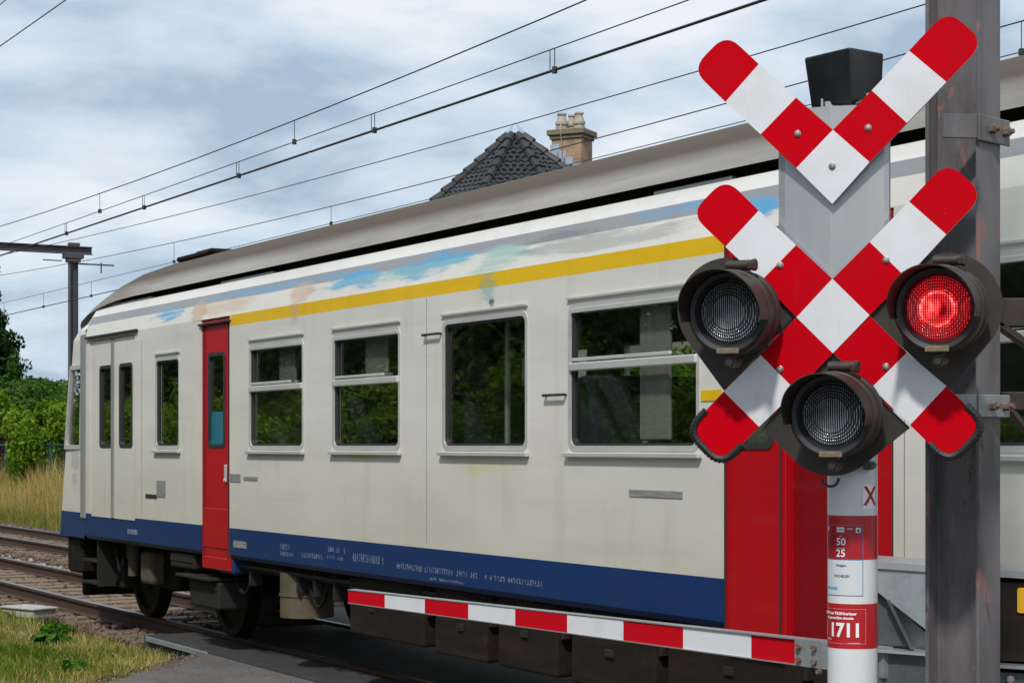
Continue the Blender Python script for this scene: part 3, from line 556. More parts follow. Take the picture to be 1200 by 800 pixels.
def leaves(name, clumps, m, parent=None, n=900, ls=.06, seed=0, flat=.6, aspect=.5):
    """clumps: (centre, (rx,ry,rz)); leaf quads spread through each clump, denser near its skin"""
    rs = random.Random(seed); V_, F_, rn = [], [], []
    for (c, r) in clumps:
        c = Vector(c); ct = rs.uniform(-.18, .18); vol = (r[0]*r[1]*r[2])**(1/3)
        for _ in range(int(n)):
            d = Vector((rs.gauss(0, 1), rs.gauss(0, 1), rs.gauss(0, 1))).normalized(); rad = rs.random()**.38*(1+.18*sin(d.x*5+seed)+.14*sin(d.z*7+d.y*4))
            p = c+Vector((d.x*r[0], d.y*r[1], d.z*r[2]))*rad
            nrm = (d+Vector((rs.gauss(0, flat), rs.gauss(0, flat), rs.gauss(0, flat)+.3))).normalized()
            t1 = nrm.orthogonal().normalized(); a = rs.random()*6.283; t2 = nrm.cross(t1); u_ = t1*cos(a)+t2*sin(a); v_ = nrm.cross(u_)
            l = ls*rs.uniform(.6, 1.35); b = len(V_)
            V_ += [p-u_*l, p-v_*l*aspect, p+u_*l, p+v_*l*aspect]; F_.append((b, b+1, b+2, b+3)); t_ = min(1, max(0, .5+ct+rs.gauss(0, .2))); rn += [t_]*4
    o = link_mesh(name, V_, F_, m, parent=parent); at = o.data.attributes.new('rnd', 'FLOAT', 'POINT'); at.data.foreach_set('value', rn); return o
def trunk(mb, base, h, r, limbs, seed):
    rs = random.Random(seed); base = Vector(base); p = base.copy(); pts = [p.copy()]
    for k in range(5): p = p+Vector((rs.uniform(-.05, .05)*h, rs.uniform(-.05, .05)*h, h/5)); pts.append(p.copy())
    for k in range(5): mb.cyl(pts[k], pts[k+1], r*(1-k*.16), r*(1-(k+1)*.16), n=8)
    for c in limbs:
        a = pts[rs.randint(1, 4)]; c = Vector(c); mid = (a+c)/2+Vector((0, 0, -.1*h)); mb.cyl(a, mid, r*.4, r*.25, n=6); mb.cyl(mid, c, r*.25, r*.08, n=6)
def tree(name, label, cat, s, D, h, rad, m, n=1200, ls=.08, seed=1, nc=9, group=None, trunk_h=.35, conifer=False):
    rs = random.Random(seed*31+5); g = gz(s, D); root = thing(name, label, cat, W(s, D, g), 0, group); cl = []
    if conifer:
        k = 9
        for i in range(k):
            z = h*(.1+.86*i/(k-1)); rr = rad*(1-.92*i/(k-1))+.12
            for j in range(3 if i < k-2 else 1):
                a = rs.random()*6.3; cl.append(((cos(a)*rr*.35, sin(a)*rr*.35, z), (rr*.8, rr*.8, h/k*.8)))
    else:
        for i in range(nc):
            a = rs.random()*6.3; q = rs.random()**.5; zc = h*(trunk_h+(1-trunk_h)*rs.uniform(.1, .86)); fall = sqrt(max(.15, 1-((zc/h-.55)/.5)**2))
            cr_ = rad*rs.uniform(.34, .52); cl.append(((cos(a)*q*rad*.75*fall, sin(a)*q*rad*.75*fall, zc), (cr_, cr_, cr_*rs.uniform(.7, 1))))
        cl.append(((0, 0, h*.55), (rad*.6, rad*.6, h*.32))); cl.append(((rs.uniform(-.2, .2)*rad, 0, h*.88), (rad*.35, rad*.35, h*.12)))
    leaves('crown', cl, m, root, n=n, ls=ls, seed=seed)
    mb = MB(); trunk(mb, (0, 0, -.1), h*(.9 if conifer else .62), max(.03, h*.018), [c for c, r in cl[:6]], seed); mb.build('trunk', M['bark'], root)
    return root

# foreground verge (left of the road)
sp_, sd_ = [], []
def road_s(D):   # left edge of the road as s at distance D
    return 16.6-(6.2-D)*1.03
for _ in range(46000):
    D = random.uniform(3.4, 5.95); s = road_s(D)-.12+random.random()**1.3*11
    if s > 30: continue
    n_ = hnoise(s*1.3, D*1.9)
    ed = s-road_s(D)
    if ed < .5 and random.random() > .30+ed*1.3: continue
    if D > 5.5 and random.random() < .55: continue
    if n_ < -.35 and random.random() < .6: continue
    h = random.uniform(.04, .13)*(1.1+.5*n_)
    dry = min(1, max(0, .45-.35*n_+random.gauss(0, .22)+(.3 if D > 5.2 else 0)+(.25 if ed < .8 else 0)))
    (sd_ if random.random() < dry*.55 else sp_).append((W(s, D, gz(s, D)-.01), h, random.uniform(.006, .013), random.uniform(.1, .7), dry))
blades('verge_grass', sp_, M['grassgreen'], 'short green grass of the near verge beside the asphalt', 'grass')
blades('dry_verge_grass', sd_, M['grassdry'], 'straw coloured dry grass mixed into the near verge', 'grass')
sp_ = []
for (s0, D0, k, rr) in ((21.6, 6.18, 60, .35), (22.6, 6.25, 60, .4), (24.3, 6.1, 50, .5), (20.3, 6.15, 50, .3), (27, 6.1, 40, .8)):
    for _ in range(k): s = random.gauss(s0, rr*.5); D = random.gauss(D0, .1); sp_.append((W(s, D, gz(s, D)-.02), random.uniform(.10, .26), .007, random.uniform(.1, .5), random.random()))
blades('dead_weed_stalks', sp_, M['deadweed'], 'reddish dead weed stalks between the near rail and the verge', 'weeds')
# leafy weeds
for k, (px, py, r, lab) in enumerate(((58, 752, .19, 'broad leafy green weed clump in the middle of the near verge'), (88, 790, .14, 'small green weed at the edge of the asphalt'), (66, 738, .16, 'green weed just below the white duct cover'), (178, 748, .09, 'tiny yellowish weed by the end of the kerb'))):
    Zd = 1.98*2200/(py-522); X = (px-600)/2200*Zd; s = -NY*X+NX*Zd; D = NX*X+NY*Zd
    rt = thing('weed', lab, 'weed', W(s, D, gz(s, D)), 0)
    leaves('foliage', [((0, 0, r*.35), (r, r*.9, r*.5)), ((r*.7, 0, r*.2), (r*.5, r*.5, r*.35)), ((-r*.6, .1, r*.22), (r*.5, r*.5, r*.3))], M['weed'], rt, n=170, ls=.042, seed=40+k, aspect=.55)
# cable duct
dm = MB(); dm.box((0, 0, .05), (.62, .32, .10), .01); dm.box((.0, -.0, .11), (.66, .36, .025), .006)
tag(dm.build('cable_duct_cover', M['kerb'], loc=W(22.1, 6.12, -.15), rotz=ROT+.35), 'white concrete cable duct cover lying between the near rail and grass', 'duct cover')
hs = MB(); pts = [Vector((.5*cos(a)*.5, .18*sin(a*1.0), .03+.13*max(0, sin(a)))) for a in [i*pi/10 for i in range(11)]]
hs.tube(pts+[Vector((-.6, .1, .02)), Vector((-1.2, .15, .01))], .017, 8)
tag(hs.build('cable', M['rubber'], loc=W(23.0, 6.0, -.12), rotz=ROT, smooth=True), 'black cable looping out of the ground beside the duct cover', 'cable')

# tall dry grass beyond the far track
sp_ = []
for _ in range(46000):
    s = 22+random.random()**1.2*75; D = 13.3+random.random()**1.2*5.0; n_ = hnoise(s*.8, D*1.4)
    h = min(1.25, max(.15, .25+(D-13.3)*.42))*random.uniform(.6, 1.25)*(1+.2*n_)
    tone = min(1, max(0, .58+.25*(random.random()-.5)+.2*n_-(.42 if D < 13.9 else 0))); sp_.append((W(s, D, gz(s, D)-.02), h, random.uniform(.012, .026), random.uniform(.05, .5), tone))
blades('tall_dry_grass', sp_, M['grassdry'], 'tall yellow dry grass on the far side of the tracks', 'grass')

# bushes and trees on the far left
tree('shrub', 'bright green round shrub right behind the dry grass, beside the train nose', 'shrub', 57.5, 16.3, 3.1, 1.75, M['leafbright'], n=1500, ls=.075, seed=3, nc=12, trunk_h=.05)
tree('shrub', 'low bright green shrub between the round shrub and the train nose', 'shrub', 50.0, 15.9, 1.4, .9, M['leafbright'], n=1300, ls=.06, seed=4, nc=8, trunk_h=.05)
tree('shrub', 'pale green shrub at the left frame edge above the fence', 'shrub', 66.0, 17.2, 3.7, 1.8, M['leafbright'], n=1300, ls=.09, seed=5, nc=10, trunk_h=.1)
tree('shrub', 'mid green shrub rising behind the bright round shrub', 'shrub', 72, 20.0, 4.3, 2.3, M['leafmid'], n=1300, ls=.1, seed=6, nc=11, trunk_h=.1)
tree('purple_shrub', 'purple brown leaved shrub by the fence', 'shrub', 63.0, 16.7, 2.7, .75, M['leafpurple'], n=700, ls=.07, seed=7, nc=6, trunk_h=.1)
tree('purple_shrub', 'taller purple brown shrub in front of the dark conifer', 'shrub', 79.0, 20.9, 3.4, 1.0, M['leafpurple'], n=700, ls=.09, seed=8, nc=7, trunk_h=.2)
tree('conifer_tree', 'tall dark conifer cut by the left edge of the photo', 'tree', 96, 24.6, 10.8, 3.3, M['leafdark'], n=1000, ls=.14, seed=9, conifer=True)
tree('leafy_tree', 'mid green tree with a ragged top near the mast foot', 'tree', 92, 26.6, 5.0, 3.0, M['leafmid'], n=1300, ls=.13, seed=10, nc=10, trunk_h=.15)
tree('leafy_tree', 'distant rounded green tree left of the train nose', 'tree', 120, 37.5, 5.6, 4.0, M['leafmid'], n=1300, ls=.16, seed=11, nc=10, trunk_h=.1)
tree('leafy_tree', 'thin spired tree poking above the shrubs', 'tree', 84, 22.6, 5.9, .7, M['leafmid'], n=600, ls=.09, seed=12, nc=7, trunk_h=.2)
for k in range(7):
    tree('shrub', 'green shrub in the row behind the train', 'shrub', 44-6.2*k, 17.5+.8*sin(k*2), 3.0+.4*sin(k*3), 2.3, (M['leafmid'], M['leafbright'])[k % 2], n=700, ls=.11, seed=60+k, nc=8, group='shrubs in a row behind the train', trunk_h=.05)
# far tree line along the horizon
def treeline(name, pts, h, label, seed):
    cl = []; rs = random.Random(seed)
    for (s, D) in pts: cl.append((W(s, D, h*.35+rs.uniform(-.3, .6)), (rs.uniform(3, 5), rs.uniform(3, 5), h*.55*rs.uniform(.8, 1.2))))
    o = leaves(name, cl, M['leafmid'], None, n=700, ls=.34, seed=seed); tag(o, label, 'trees', kind='stuff'); return o
treeline('distant_wood', [(150+6*k, 38+.9*k+3*sin(k)) for k in range(14)]+[(125+5*k, 62+3*k) for k in range(12)], 6.5, 'low distant wood closing the view down the line', 90)
# trees on the camera side of the track: mirrored in the train windows
for k in range(15):
    tree('roadside_tree', ('dark broad tree on the camera side of the line' if k % 2 else 'dense round tree on the camera side of the line'), 'tree', 8+4.6*k, -9.5-2.5*(k % 3), 11+1.5*sin(k*1.7), 4.3, M['leafmid'], n=2200, ls=.15, seed=100+k, nc=12, group='trees lining the camera side of the line', trunk_h=.12, conifer=False)
for k in range(22):
    tree('hedge_shrub', 'bright green shrub on the camera side of the line', 'shrub', 11+2.6*k, -3.4-1.2*(k % 2), 2.9+.5*sin(k*2.3), 2.1, M['leafbright'], n=1500, ls=.065, seed=140+k, nc=8, group='shrubs in front of the camera side trees', trunk_h=.05)

# fence at the left
fr = thing('mesh_fence', 'teal green metal mesh fence behind the dry grass', 'fence', W(60, 16.0, gz(60, 16)), ROT)
for k in range(8):
    mb = MB(); mb.box((-7+k*2.5, 0, .85), (.06, .06, 1.9), .005); mb.build('post', M['fence'], fr)
mb = MB()
for k in range(71): mb.box((-7+k*.25, .01, .85), (.008, .008, 1.6))
for k in range(7): mb.box((1.75, -.01, .12+k*.26), (17.5, .01, .012))
mb.box((1.75, 0, 1.72), (17.5, .04, .04)); mb.build('mesh_panel', M['fence'], fr)

# distant house chimney over the bushes
hb = thing('distant_house', 'tiny distant house with a red brown roof and chimney above the bushes', 'house', (-33.0, 130, 0), .3)
mb = MB(); mb.box((0, 0, 2.2), (7, 6, 4.4)); mb.build('wall', M['render'], hb)
mb = MB(); mb.prism([(-3.8, 4.4), (3.8, 4.4), (0, 5.6)], -3.2, 3.2); mb.build('roof', M['farroof'], hb)
mb = MB(); mb.box((0, -1, 5.9), (.95, .7, 1.0), .03); mb.box((0, -1, 6.45), (1.15, .9, .12), .01); mb.build('chimney', M['brick'], hb)

# ------------------------------------------------------------------ house with polygonal tiled roof behind the train
HZ = 40.0; hx = (603-600)/2200*HZ; apex = CH+(522-152)/2200*HZ
hr = thing('villa', 'house with a dark glazed tile turret roof rising behind the train', 'house', (hx, HZ, 0), 0)
eave = 5.3; K = 8
def corner(i, t_):
    a = 2*pi*(i+.5)/K - pi/2; c_ = cos(a); R_ = 3.75 if c_ < 0 else 4.35
    return Vector((c_*R_*t_, sin(a)*4.05*t_, apex-(apex-eave)*t_**0.95))
V_, F_ = [], []
for i in range(K):
    A1, B1 = corner(i, 1), corner(i+1, 1); wid = (B1-A1).length; rows = 31
    nrm = (A1-corner(i, .1)).cross(B1-A1).normalized()
    if nrm.z < 0: nrm = -nrm
    for r_ in range(rows):
        t0, t1 = (r_+.02)/rows, min(1, (r_+1.12)/rows)
        if r_ == 0: t0 = .012
        La, Ra, Lb, Rb = corner(i, t0), corner(i+1, t0), corner(i, t1), corner(i+1, t1)
        wb = (Rb-Lb).length; cols = max(2, int(round(wb/.155))); per = 6
        off = .5*(r_ % 2)
        base = len(V_); n_ = cols*per
        for row, (L_, R_, lift, fw) in enumerate(((La, Ra, 0.0, t0), (Lb, Rb, .032, t1), (Lb, Rb, .0, t1))):
            for k in range(n_+1):
                u_ = k/n_; ph = (u_*cols) % 1
                wv_ = .022*(sin(ph*2*pi)*.6+.4*max(0, sin(ph*2*pi)))*(0.25+.75*(wb > .3))
                V_.append(L_.lerp(R_, u_)+nrm*(lift+wv_+(0 if row < 2 else -.02)))
        for row in range(2):
            for k in range(n_): a = base+row*(n_+1)+k; F_.append((a, a+1, a+n_+2, a+n_+1))
link_mesh('roof', V_, F_, M['tile'], parent=hr)
mb = MB()
for i in range(K):      # hip tiles
    for k in range(15):
        a, b = corner(i, (k+.35)/15), corner(i, (k+1.45)/15); mb.cyl(a+Vector((0, 0, .03)), b+Vector((0, 0, .055)), .075, .10, n=8)
mb.build('hip_tiles', M['tile'], hr, smooth=True)
mb = MB(); pr_ = [mb.bm.verts.new(Vector((0, 0, apex+.17)))]+[mb.bm.verts.new(corner(i+.5*(k_ % 2), .055 if k_ % 2 else .095)+Vector((0, 0, .12))) for i in range(K) for k_ in (0, 1)]
for i in range(16): mb.bm.faces.new((pr_[0], pr_[1+i], pr_[1+(i+1) % 16]))
mb.build('apex_flashing', M['lead'], hr)
mb = MB(); mb.lathe([(3.75, 0), (3.75, eave+.1)], 8, 'Z', a0=pi/8-pi/2, a1=pi/8-pi/2+2*pi); mb.build('wall', M['render'], hr)
mb = MB(); mb.box((5.3, 1.5, 2.7), (6, 6.5, 5.4)); mb.build('wing_wall', M['render'], hr)
mb = MB(); mb.prism([(-3.6+1.9, 5.4), (3.6+5.3, 5.4), (3.4, 6.6)], -2.0, 5.0); mb.build('wing_roof', M['tile'], hr)
# chimney
chx = (678-600)/2200*HZ-hx; ct = CH+(522-152)/2200*HZ-.17
ch = bpy.data.objects.new('chimney', None); COL.objects.link(ch); ch.parent = hr; ch.location = (1.22, -.1, 0); ch.rotation_euler = (0, 0, radians(-26)); ch.scale = (.93, .93, 1)
mb = MB(); mb.box((0, 0, ct-1.45), (.74, .62, 2.9)); mb.build('stack', M['brick'], ch)
mb = MB(); mb.box((0, 0, ct+.06), (.92, .80, .12), .015); mb.box((0, 0, ct-.04), (.82, .70, .08), .01); mb.build('cap', M['cap'], ch)
for (x_, y_, k_) in ((-.2, -.12, 1), (-.08, .16, .8), (.2, -.05, .95)):
    mb = MB(); mb.lathe([(.02, .12), (.145*k_, .12), (.145*k_, .20), (.12*k_, .205), (.12*k_, .24), (.15*k_, .245), (.15*k_, .30), (.13*k_, .31), (.09*k_, .42), (.085*k_, .45), (.11*k_, .455), (.11*k_, .49), (.06*k_, .49)], 16, 'Z', c=(x_, y_, ct))
    mb.build('chimney_pot', M['pot'], ch, smooth=True)
mb = MB()
for k, (a, z_) in enumerate(((-.28, -.78), (-.12, -.92), (.05, -1.07), (.2, -1.22))): mb.box((a, -.325, ct+z_+.45), (.24, .02, .28), .004)
mb.build('flashing', M['lead'], ch)
mb = MB(); mb.tube([Vector((-.12, -.335, ct+.3)), Vector((-.10, -.42, ct+.1)), Vector((-.08, -.36, ct-.3)), Vector((-.10, -.35, ct-.6)), Vector((-.02, -.35, ct-.9))], .010, 6); mb.build('lead_wire', M['pot'], ch)

# ------------------------------------------------------------------ catenary
def far_mast(s, D, label, near_D=1.6):
    r = thing('catenary_portal', label, 'mast', W(s, D, 0), ROT)       # local x along track, -y... local +y points to the camera side
    H = 6.9; span = D-near_D
    for (yy, nm) in ((0, 'column'), (span, 'column')):
        mb = MB(); mb.box((0, yy-.1, H/2-.1), (.2, .014, H)); mb.box((0, yy+.1, H/2-.1), (.2, .014, H)); mb.box((0, yy, H/2-.1), (.012, .19, H)); mb.build(nm, M['mast'], r)
    mb = MB(); mb.box((0, span/2-.15, H-.02), (.16, span+.7, .022)); mb.box((0, span/2-.15, H+.16), (.16, span+.7, .022)); mb.box((0, span/2-.15, H+.07), (.014, span+.69, .17)); mb.build('beam', M['mast'], r)
    mb = MB(); mb.box((0, 0, H-.09), (.3, .5, .13), .01); mb.box((0, .0, H-.2), (.26, .34, .1), .01); mb.box((0, -.02, H+.22), (.14, .3, .08), .01)
    mb.build('head_bracket', M['mast'], r)
    mb = MB(); mb.box((0, -.62, H-.28), (.03, .95, .04)); mb.cyl((0, -.75, H-.22), (0, -.75, H-.5), .02, n=6); mb.box((0, .55, H-.22), (.02, .5, .03)); mb.build('insulator_arm', M['wireg'], r)
    for yt, zt in ((D-TC, 4.8), (D-10.95, 4.75)):
        mb = MB(); mb.cyl((0, yt, H), (0, yt, zt+1.15), .035, n=8); mb.tube([(0, yt+.02, zt+1.1), (0, yt+.9, zt+.45), (0, yt, zt+.03)], .018, 6); mb.build('registration_arm', M['wire'], r)
        for k in range(3): m2 = MB(); m2.lathe([(.02, 0), (.075, .01), (.075, .035), (.02, .045)], 12, 'Z', c=(0, yt, zt+1.3+.09*k)); m2.build('insulator', M['wireg'], r)
    return r
far_mast(48.2, 14.5, 'steel catenary portal left of the train nose, carrying the wires')
far_mast(101, 14.5, 'distant steel catenary portal further down the line')
def wire(name, D, zf, r, m, label, s0=-7, s1=48.2, n=28, D1=None, spans=2):
    cu = bpy.data.curves.new(name, 'CURVE'); cu.dimensions = '3D'; cu.bevel_depth = r; cu.bevel_resolution = 1; cu.use_fill_caps = True
    sp = cu.splines.new('POLY'); L = s1-s0; pts = []
    for j in range(spans):
        for k in range(n+(1 if j == spans-1 else 0)):
            s = s0+L*k/n; pts.append(W(s+L*j, D, zf(s)))
    sp.points.add(len(pts)-1)
    for p, q in zip(sp.points, pts): p.co = (*q, 1)
    cu.materials.append(m)
    tmp = bpy.data.objects.new(name, cu); COL.objects.link(tmp); bpy.context.view_layer.update()
    me = bpy.data.meshes.new_from_object(tmp.evaluated_get(bpy.context.evaluated_depsgraph_get())); bpy.data.objects.remove(tmp)
    o = bpy.data.objects.new(name, me); COL.objects.link(o); tag(o, label, 'wire', 'overhead wires above the tracks'); return o
def zm1(s): return 5.15+.00125*(s-20.5)**2
def zm2(s): return 4.94+.00012*(s-20.5)**2+.003*(20-s)*.5
def zc1(s): return 4.79
def zm4(s): return 5.20+.0008*(s-18)**2
def zm5(s): return 4.99+.00008*(s-20)**2
def zc2(s): return 4.74
wire('messenger_wire', TC, zm1, .006, M['wire'], 'topmost thin messenger wire above the near track, crossing the upper sky')
wire('auxiliary_wire', TC, zm2, .005, M['wireg'], 'green auxiliary wire between messenger and contact wire of the near track')
wire('contact_wire', TC, zc1, .011, M['wire'], 'thick black contact wire above the near track')
wire('messenger_wire', 10.95, zm4, .006, M['wire'], 'messenger wire of the far track, passing in front of the turret roof')
wire('auxiliary_wire', 10.95, zm5, .005, M['wireg'], 'auxiliary wire of the far track, just above the train roof')
wire('contact_wire', 10.95, zc2, .009, M['wire'], 'contact wire of the far track, meeting the front of the train roof')
wire('feeder_wire', 10.95, lambda s: 5.60+.0006*(s-13)**2, .006, M['wire'], 'thin feeder wire that passes just over the turret apex')
wire('feeder_wire', 6.35, lambda s: 7.02, .007, M['wire'], 'feeder wire crossing the top left corner of the sky')
wire('feeder_wire', 5.95, lambda s: 7.2, .006, M['wire'], 'feeder wire clipping the very corner of the sky, outermost')
def dropper(s, D, z0, z1, r=.004, pair=False, lab=''):
    mb = MB(); mb.cyl(W(s, D, z0), W(s, D, z1), r, n=5)
    if pair: mb.cyl(W(s+.07, D, z0), W(s+.07, D, z1), r, n=5)
    mb.box(W(s, D, z1), (.04, .04, .05))
    mb.bm.normal_update(); o = mb.build('dropper', M['wire']); tag(o, lab, 'dropper', 'droppers hanging between the overhead wires'); return o
for px in (650, 439, 280, 169, 78): s = S(px, TC); dropper(s, TC, zm2(s), zc1(s), pair=True, lab='short paired dropper tying the auxiliary wire to the near contact wire')
for px in (345, 117): s = S(px, TC); dropper(s, TC, zm1(s), zm2(s), lab='dropper between messenger and auxiliary wire of the near track')
for px in (204, 388, 1197): s = S(px, 10.95); dropper(s, 10.95, zm4(s), zm5(s), lab='dropper between messenger and auxiliary wire of the far track')
for px in (5, 51, 107): s = S(px, 10.95); dropper(s, 10.95, zm5(s), zc2(s), lab='short dropper tying the auxiliary wire to the far contact wire')

# ------------------------------------------------------------------ train
TR = thing('train_carriage', 'cream passenger train car with yellow stripe, blue sill and red doors passing the crossing', 'train', W(0, TC, 0), ROT)
# local: x = along (s), y = +1.4 is the near side, z up
SB0 = -4.2
s_front = S(66); s_cab = S(99); s_strip = S(107)
prof = [(1.36, .86, 'b'), (1.40, .90, 'b'), (1.40, 1.137, 'w'), (1.40, 2.935, 'y'), (1.397, 3.035, 'w'), (1.357, 3.18, 'g'), (1.31, 3.27, 'l'), (1.26, 3.36, None)]
WT, WB, TT = 2.73, 1.858, 2.36
# openings in the near wall: (s0, s1, z0, z1, kind)
def op(px0, px1, z0, z1, kind): return (S(px1), S(px0), z0, z1, kind)
OPS = [op(105, 158, 1.10, 3.0, 'wdoor'), op(183, 210, WB, 2.71, 'narrow'), op(235, 269, .86, 3.03, 'rdoor'),
       op(293, 355, WB, WT, 'split'), op(391, 468, WB, WT, 'split'), op(520, 617, WB, WT, 'fixed'), op(668, 818, WB, WT, 'split'),
       op(848, 1047, .86, 3.03, 'rdouble'), op(1145, 1400, WB, WT, 'split')]
s_l = OPS[-1][0]
for k in range(4): OPS.append((s_l-.55-1.25-k*1.8, s_l-.55-k*1.8, WB, WT, 'split'))
OPS = [o for o in OPS if o[0] > SB0+.1]
matlist = [M['tw'], M['tb'], M['ty'], M['tgrey'], M['tlight'], M['roof'], M['inner'], M['tr']]
mid = {'w': 0, 'b': 1, 'y': 2, 'g': 3, 'l': 4}
y_end = S(270); y_start = S(848)   # yellow stripe range
def wall(sign):
    sx = sorted({SB0, s_cab} | {v for o in OPS for v in o[:2]} | {y_end, y_start})
    zs = sorted({p[1] for p in prof} | {v for o in OPS for v in o[2:4]})
    def yat(z):
        for a, b in zip(prof[:-1], prof[1:]):
            if a[1] <= z <= b[1]: return a[0]+(b[0]-a[0])*(z-a[1])/(b[1]-a[1])
    def band(z):
        for a, b in zip(prof[:-1], prof[1:]):
            if a[1] <= z <= b[1]: return a[2]
    V_, F_, mi = [], [], []; nz = len(zs)
    for x_ in sx:
        for z in zs: V_.append((x_, yat(z)*sign, z))
    b2 = len(V_)
    for x_ in sx:
        for z in zs: V_.append((x_, (yat(z)-.06)*sign, z))
    def solid(i, j):
        if i < 0 or j < 0 or i >= len(sx)-1 or j >= nz-1: return False
        cx_, cz_ = (sx[i]+sx[i+1])/2, (zs[j]+zs[j+1])/2
        return not any(o[0] < cx_ < o[1] and o[2] < cz_ < o[3] for o in OPS)
    for i in range(len(sx)-1):
        for j in range(nz-1):
            if not solid(i, j): continue
            a, b_, c_, d = i*nz+j, (i+1)*nz+j, (i+1)*nz+j+1, i*nz+j+1
            cx_ = (sx[i]+sx[i+1])/2; bd = band((zs[j]+zs[j+1])/2)
            if bd == 'y' and not (y_start < cx_ < y_end): bd = 'w'
            F_.append((a, b_, c_, d)); mi.append(mid[bd]); F_.append((a+b2, d+b2, c_+b2, b_+b2)); mi.append(6)
            for (di, dj, e0, e1) in ((-1, 0, a, d), (1, 0, b_, c_), (0, -1, a, b_), (0, 1, d, c_)):
                if not solid(i+di, j+dj): F_.append((e0, e1, e1+b2, e0+b2)); mi.append(mid[bd])
    return V_, F_, mi
for sg, nm in ((1, 'body_side'), (-1, 'body_side')):
    V_, F_, mi = wall(sg); o = link_mesh(nm, V_, F_, matlist, mi, TR)
# roof shell with raked end
rp = [(1.29, 3.415), (1.27, 3.45), (1.22, 3.54), (1.13, 3.63), (1.0, 3.71), (.82, 3.78), (.55, 3.855), (.25, 3.90)]
rp = rp+[(0, 3.91)]+[(-y, z) for y, z in rp[::-1]]
S7 = lambda p: S(p, 6.42)
secs = [(SB0, 1.0), (S(560), 1), (S(300), 1), (S7(172), 1.0), (S7(152), .97), (S7(140), .90), (S7(127), .78), (S(115, 6.42), .61), (S(103, 6.38), .38), (S(95, 6.32), .2), (S(87, 6.24), .03)]
V_, F_, mi = [], [], []
for (s, f) in secs:
    for (y, z) in rp: V_.append((s, y*(1-.03*(1-f)), 3.16+(z-3.16)*f if f < 1 else z))
n_ = len(rp)
for i in range(len(secs)-1):
    for j in range(n_-1): a = i*n_+j; F_.append((a, a+1, a+n_+1, a+n_)); mi.append(0)
F_.append(tuple(range(n_))); mi.append(0)
o = link_mesh('roof', V_, F_, [M['roof']], mi, TR, smooth=True)
# recessed gutter behind the dark slot
mb = MB()
for sg in (1, -1): mb.box(((SB0+S(118))/2, sg*1.16, 3.37), (S(118)-SB0, .02, .14)); 
mb.box(((SB0+s_cab)/2, 0, 3.352), (s_cab-SB0, 2.5, .012))
mb.build('gutter', M['dark'], TR)
for (a, b_) in ((112, 160), (240, 300), (740, 830)):
    mb = MB(); mb.box(((S(a)+S(b_))/2, 1.225, 3.375), (abs(S(a)-S(b_)), .04, .024), .006); mb.build('gutter_rail', M['frame'], TR)
for sg in (1, -1):
    V_ = [(s_cab-.01, 1.385*sg, 3.10), (s_cab-.01, 1.357*sg, 3.18), (s_cab-.01, 1.31*sg, 3.27), (s_cab-.01, 1.262*sg, 3.355), (S(86)-.02, 1.35*sg, 3.13), (S(94), 1.31*sg, 3.21)]
    link_mesh('roof_cheek', V_, [(0, 1, 5, 4), (1, 2, 5), (2, 3, 5)], M['tlight'], None, TR)
# roof gear
mb = MB(); mb.box(((S(214, 6.77)+S(250, 6.77))/2, .72, 3.80), (S(214, 6.77)-S(250, 6.77), .3, .05), .015); mb.box((S(243, 6.77), .72, 3.815), (.45, .26, .05), .015); mb.build('roof_hatch', M['dark'], TR)
# nose
zl = [.86, .93, 1.137, 1.858, 2.74, 2.93, 3.03, 3.14]
def sf(z): t_ = (z-.86)/(3.03-.86); return s_front+(S(83)-s_front)*t_ - (max(0, z-3.03)*1.2)
V_, F_, mi = [], [], []
cols = [0, .18, .30, .45, .92, 1.0]
cw = [(78, 97)]
for z in zl:
    for t_ in cols:
        s = s_cab+(sf(z)-s_cab)*t_; y = 1.40-.02*t_-(.10 if t_ == 1.0 else 0)
        if z > 3.1: y -= .02
        V_.append((s, y, z))
nc_ = len(cols)
base = len(V_)
for z in zl:
    for t_ in cols:
        s = s_cab+(sf(z)-s_cab)*t_; y = -(1.40-.02*t_-(.10 if t_ == 1.0 else 0)); y += .02 if z > 3.1 else 0; V_.append((s, y, z))
for j in range(len(zl)-1):
    for i in range(nc_-1):
        for b_ in (0, base):
            if j == 3 and 1 <= i <= 3 and b_ == 0: continue     # cab side window opening
            a = b_+j*nc_+i; F_.append((a, a+1, a+nc_+1, a+nc_)); mi.append(1 if j < 2 else 0)
    a = j*nc_+nc_-1; F_.append((a, base+a, base+a+nc_, a+nc_)); mi.append(1 if j < 2 else (3 if 2 < j < 5 else 0))
# cab roof lid
a = (len(zl)-1)*nc_
for i in range(nc_-1): F_.append((a+i, a+i+1, base+a+i+1, base+a+i)); mi.append(0)
link_mesh('cab_nose', V_, F_, [M['tw'], M['tb'], M['tr'], M['dark']], mi, TR)
mb = MB(); mb.box((s_cab+.03, 1.405, 2.08), (.16, .02, 2.0), .004); mb.build('pillar_strip', M['dooredge'], TR)
# windscreen + lights on the front
mb = MB(); mb.box((sf(2.3)+.03, 0, 2.3), (.03, 2.2, .75), .01, ry=-.2); mb.build('windscreen', M['gasket'], TR)
for y_ in (.85, -.85): mb = MB(); mb.cyl((sf(1.3)-.05, y_, 1.3), (sf(1.3)+.05, y_, 1.3), .11, n=20); mb.build('headlight', M['frame'], TR)
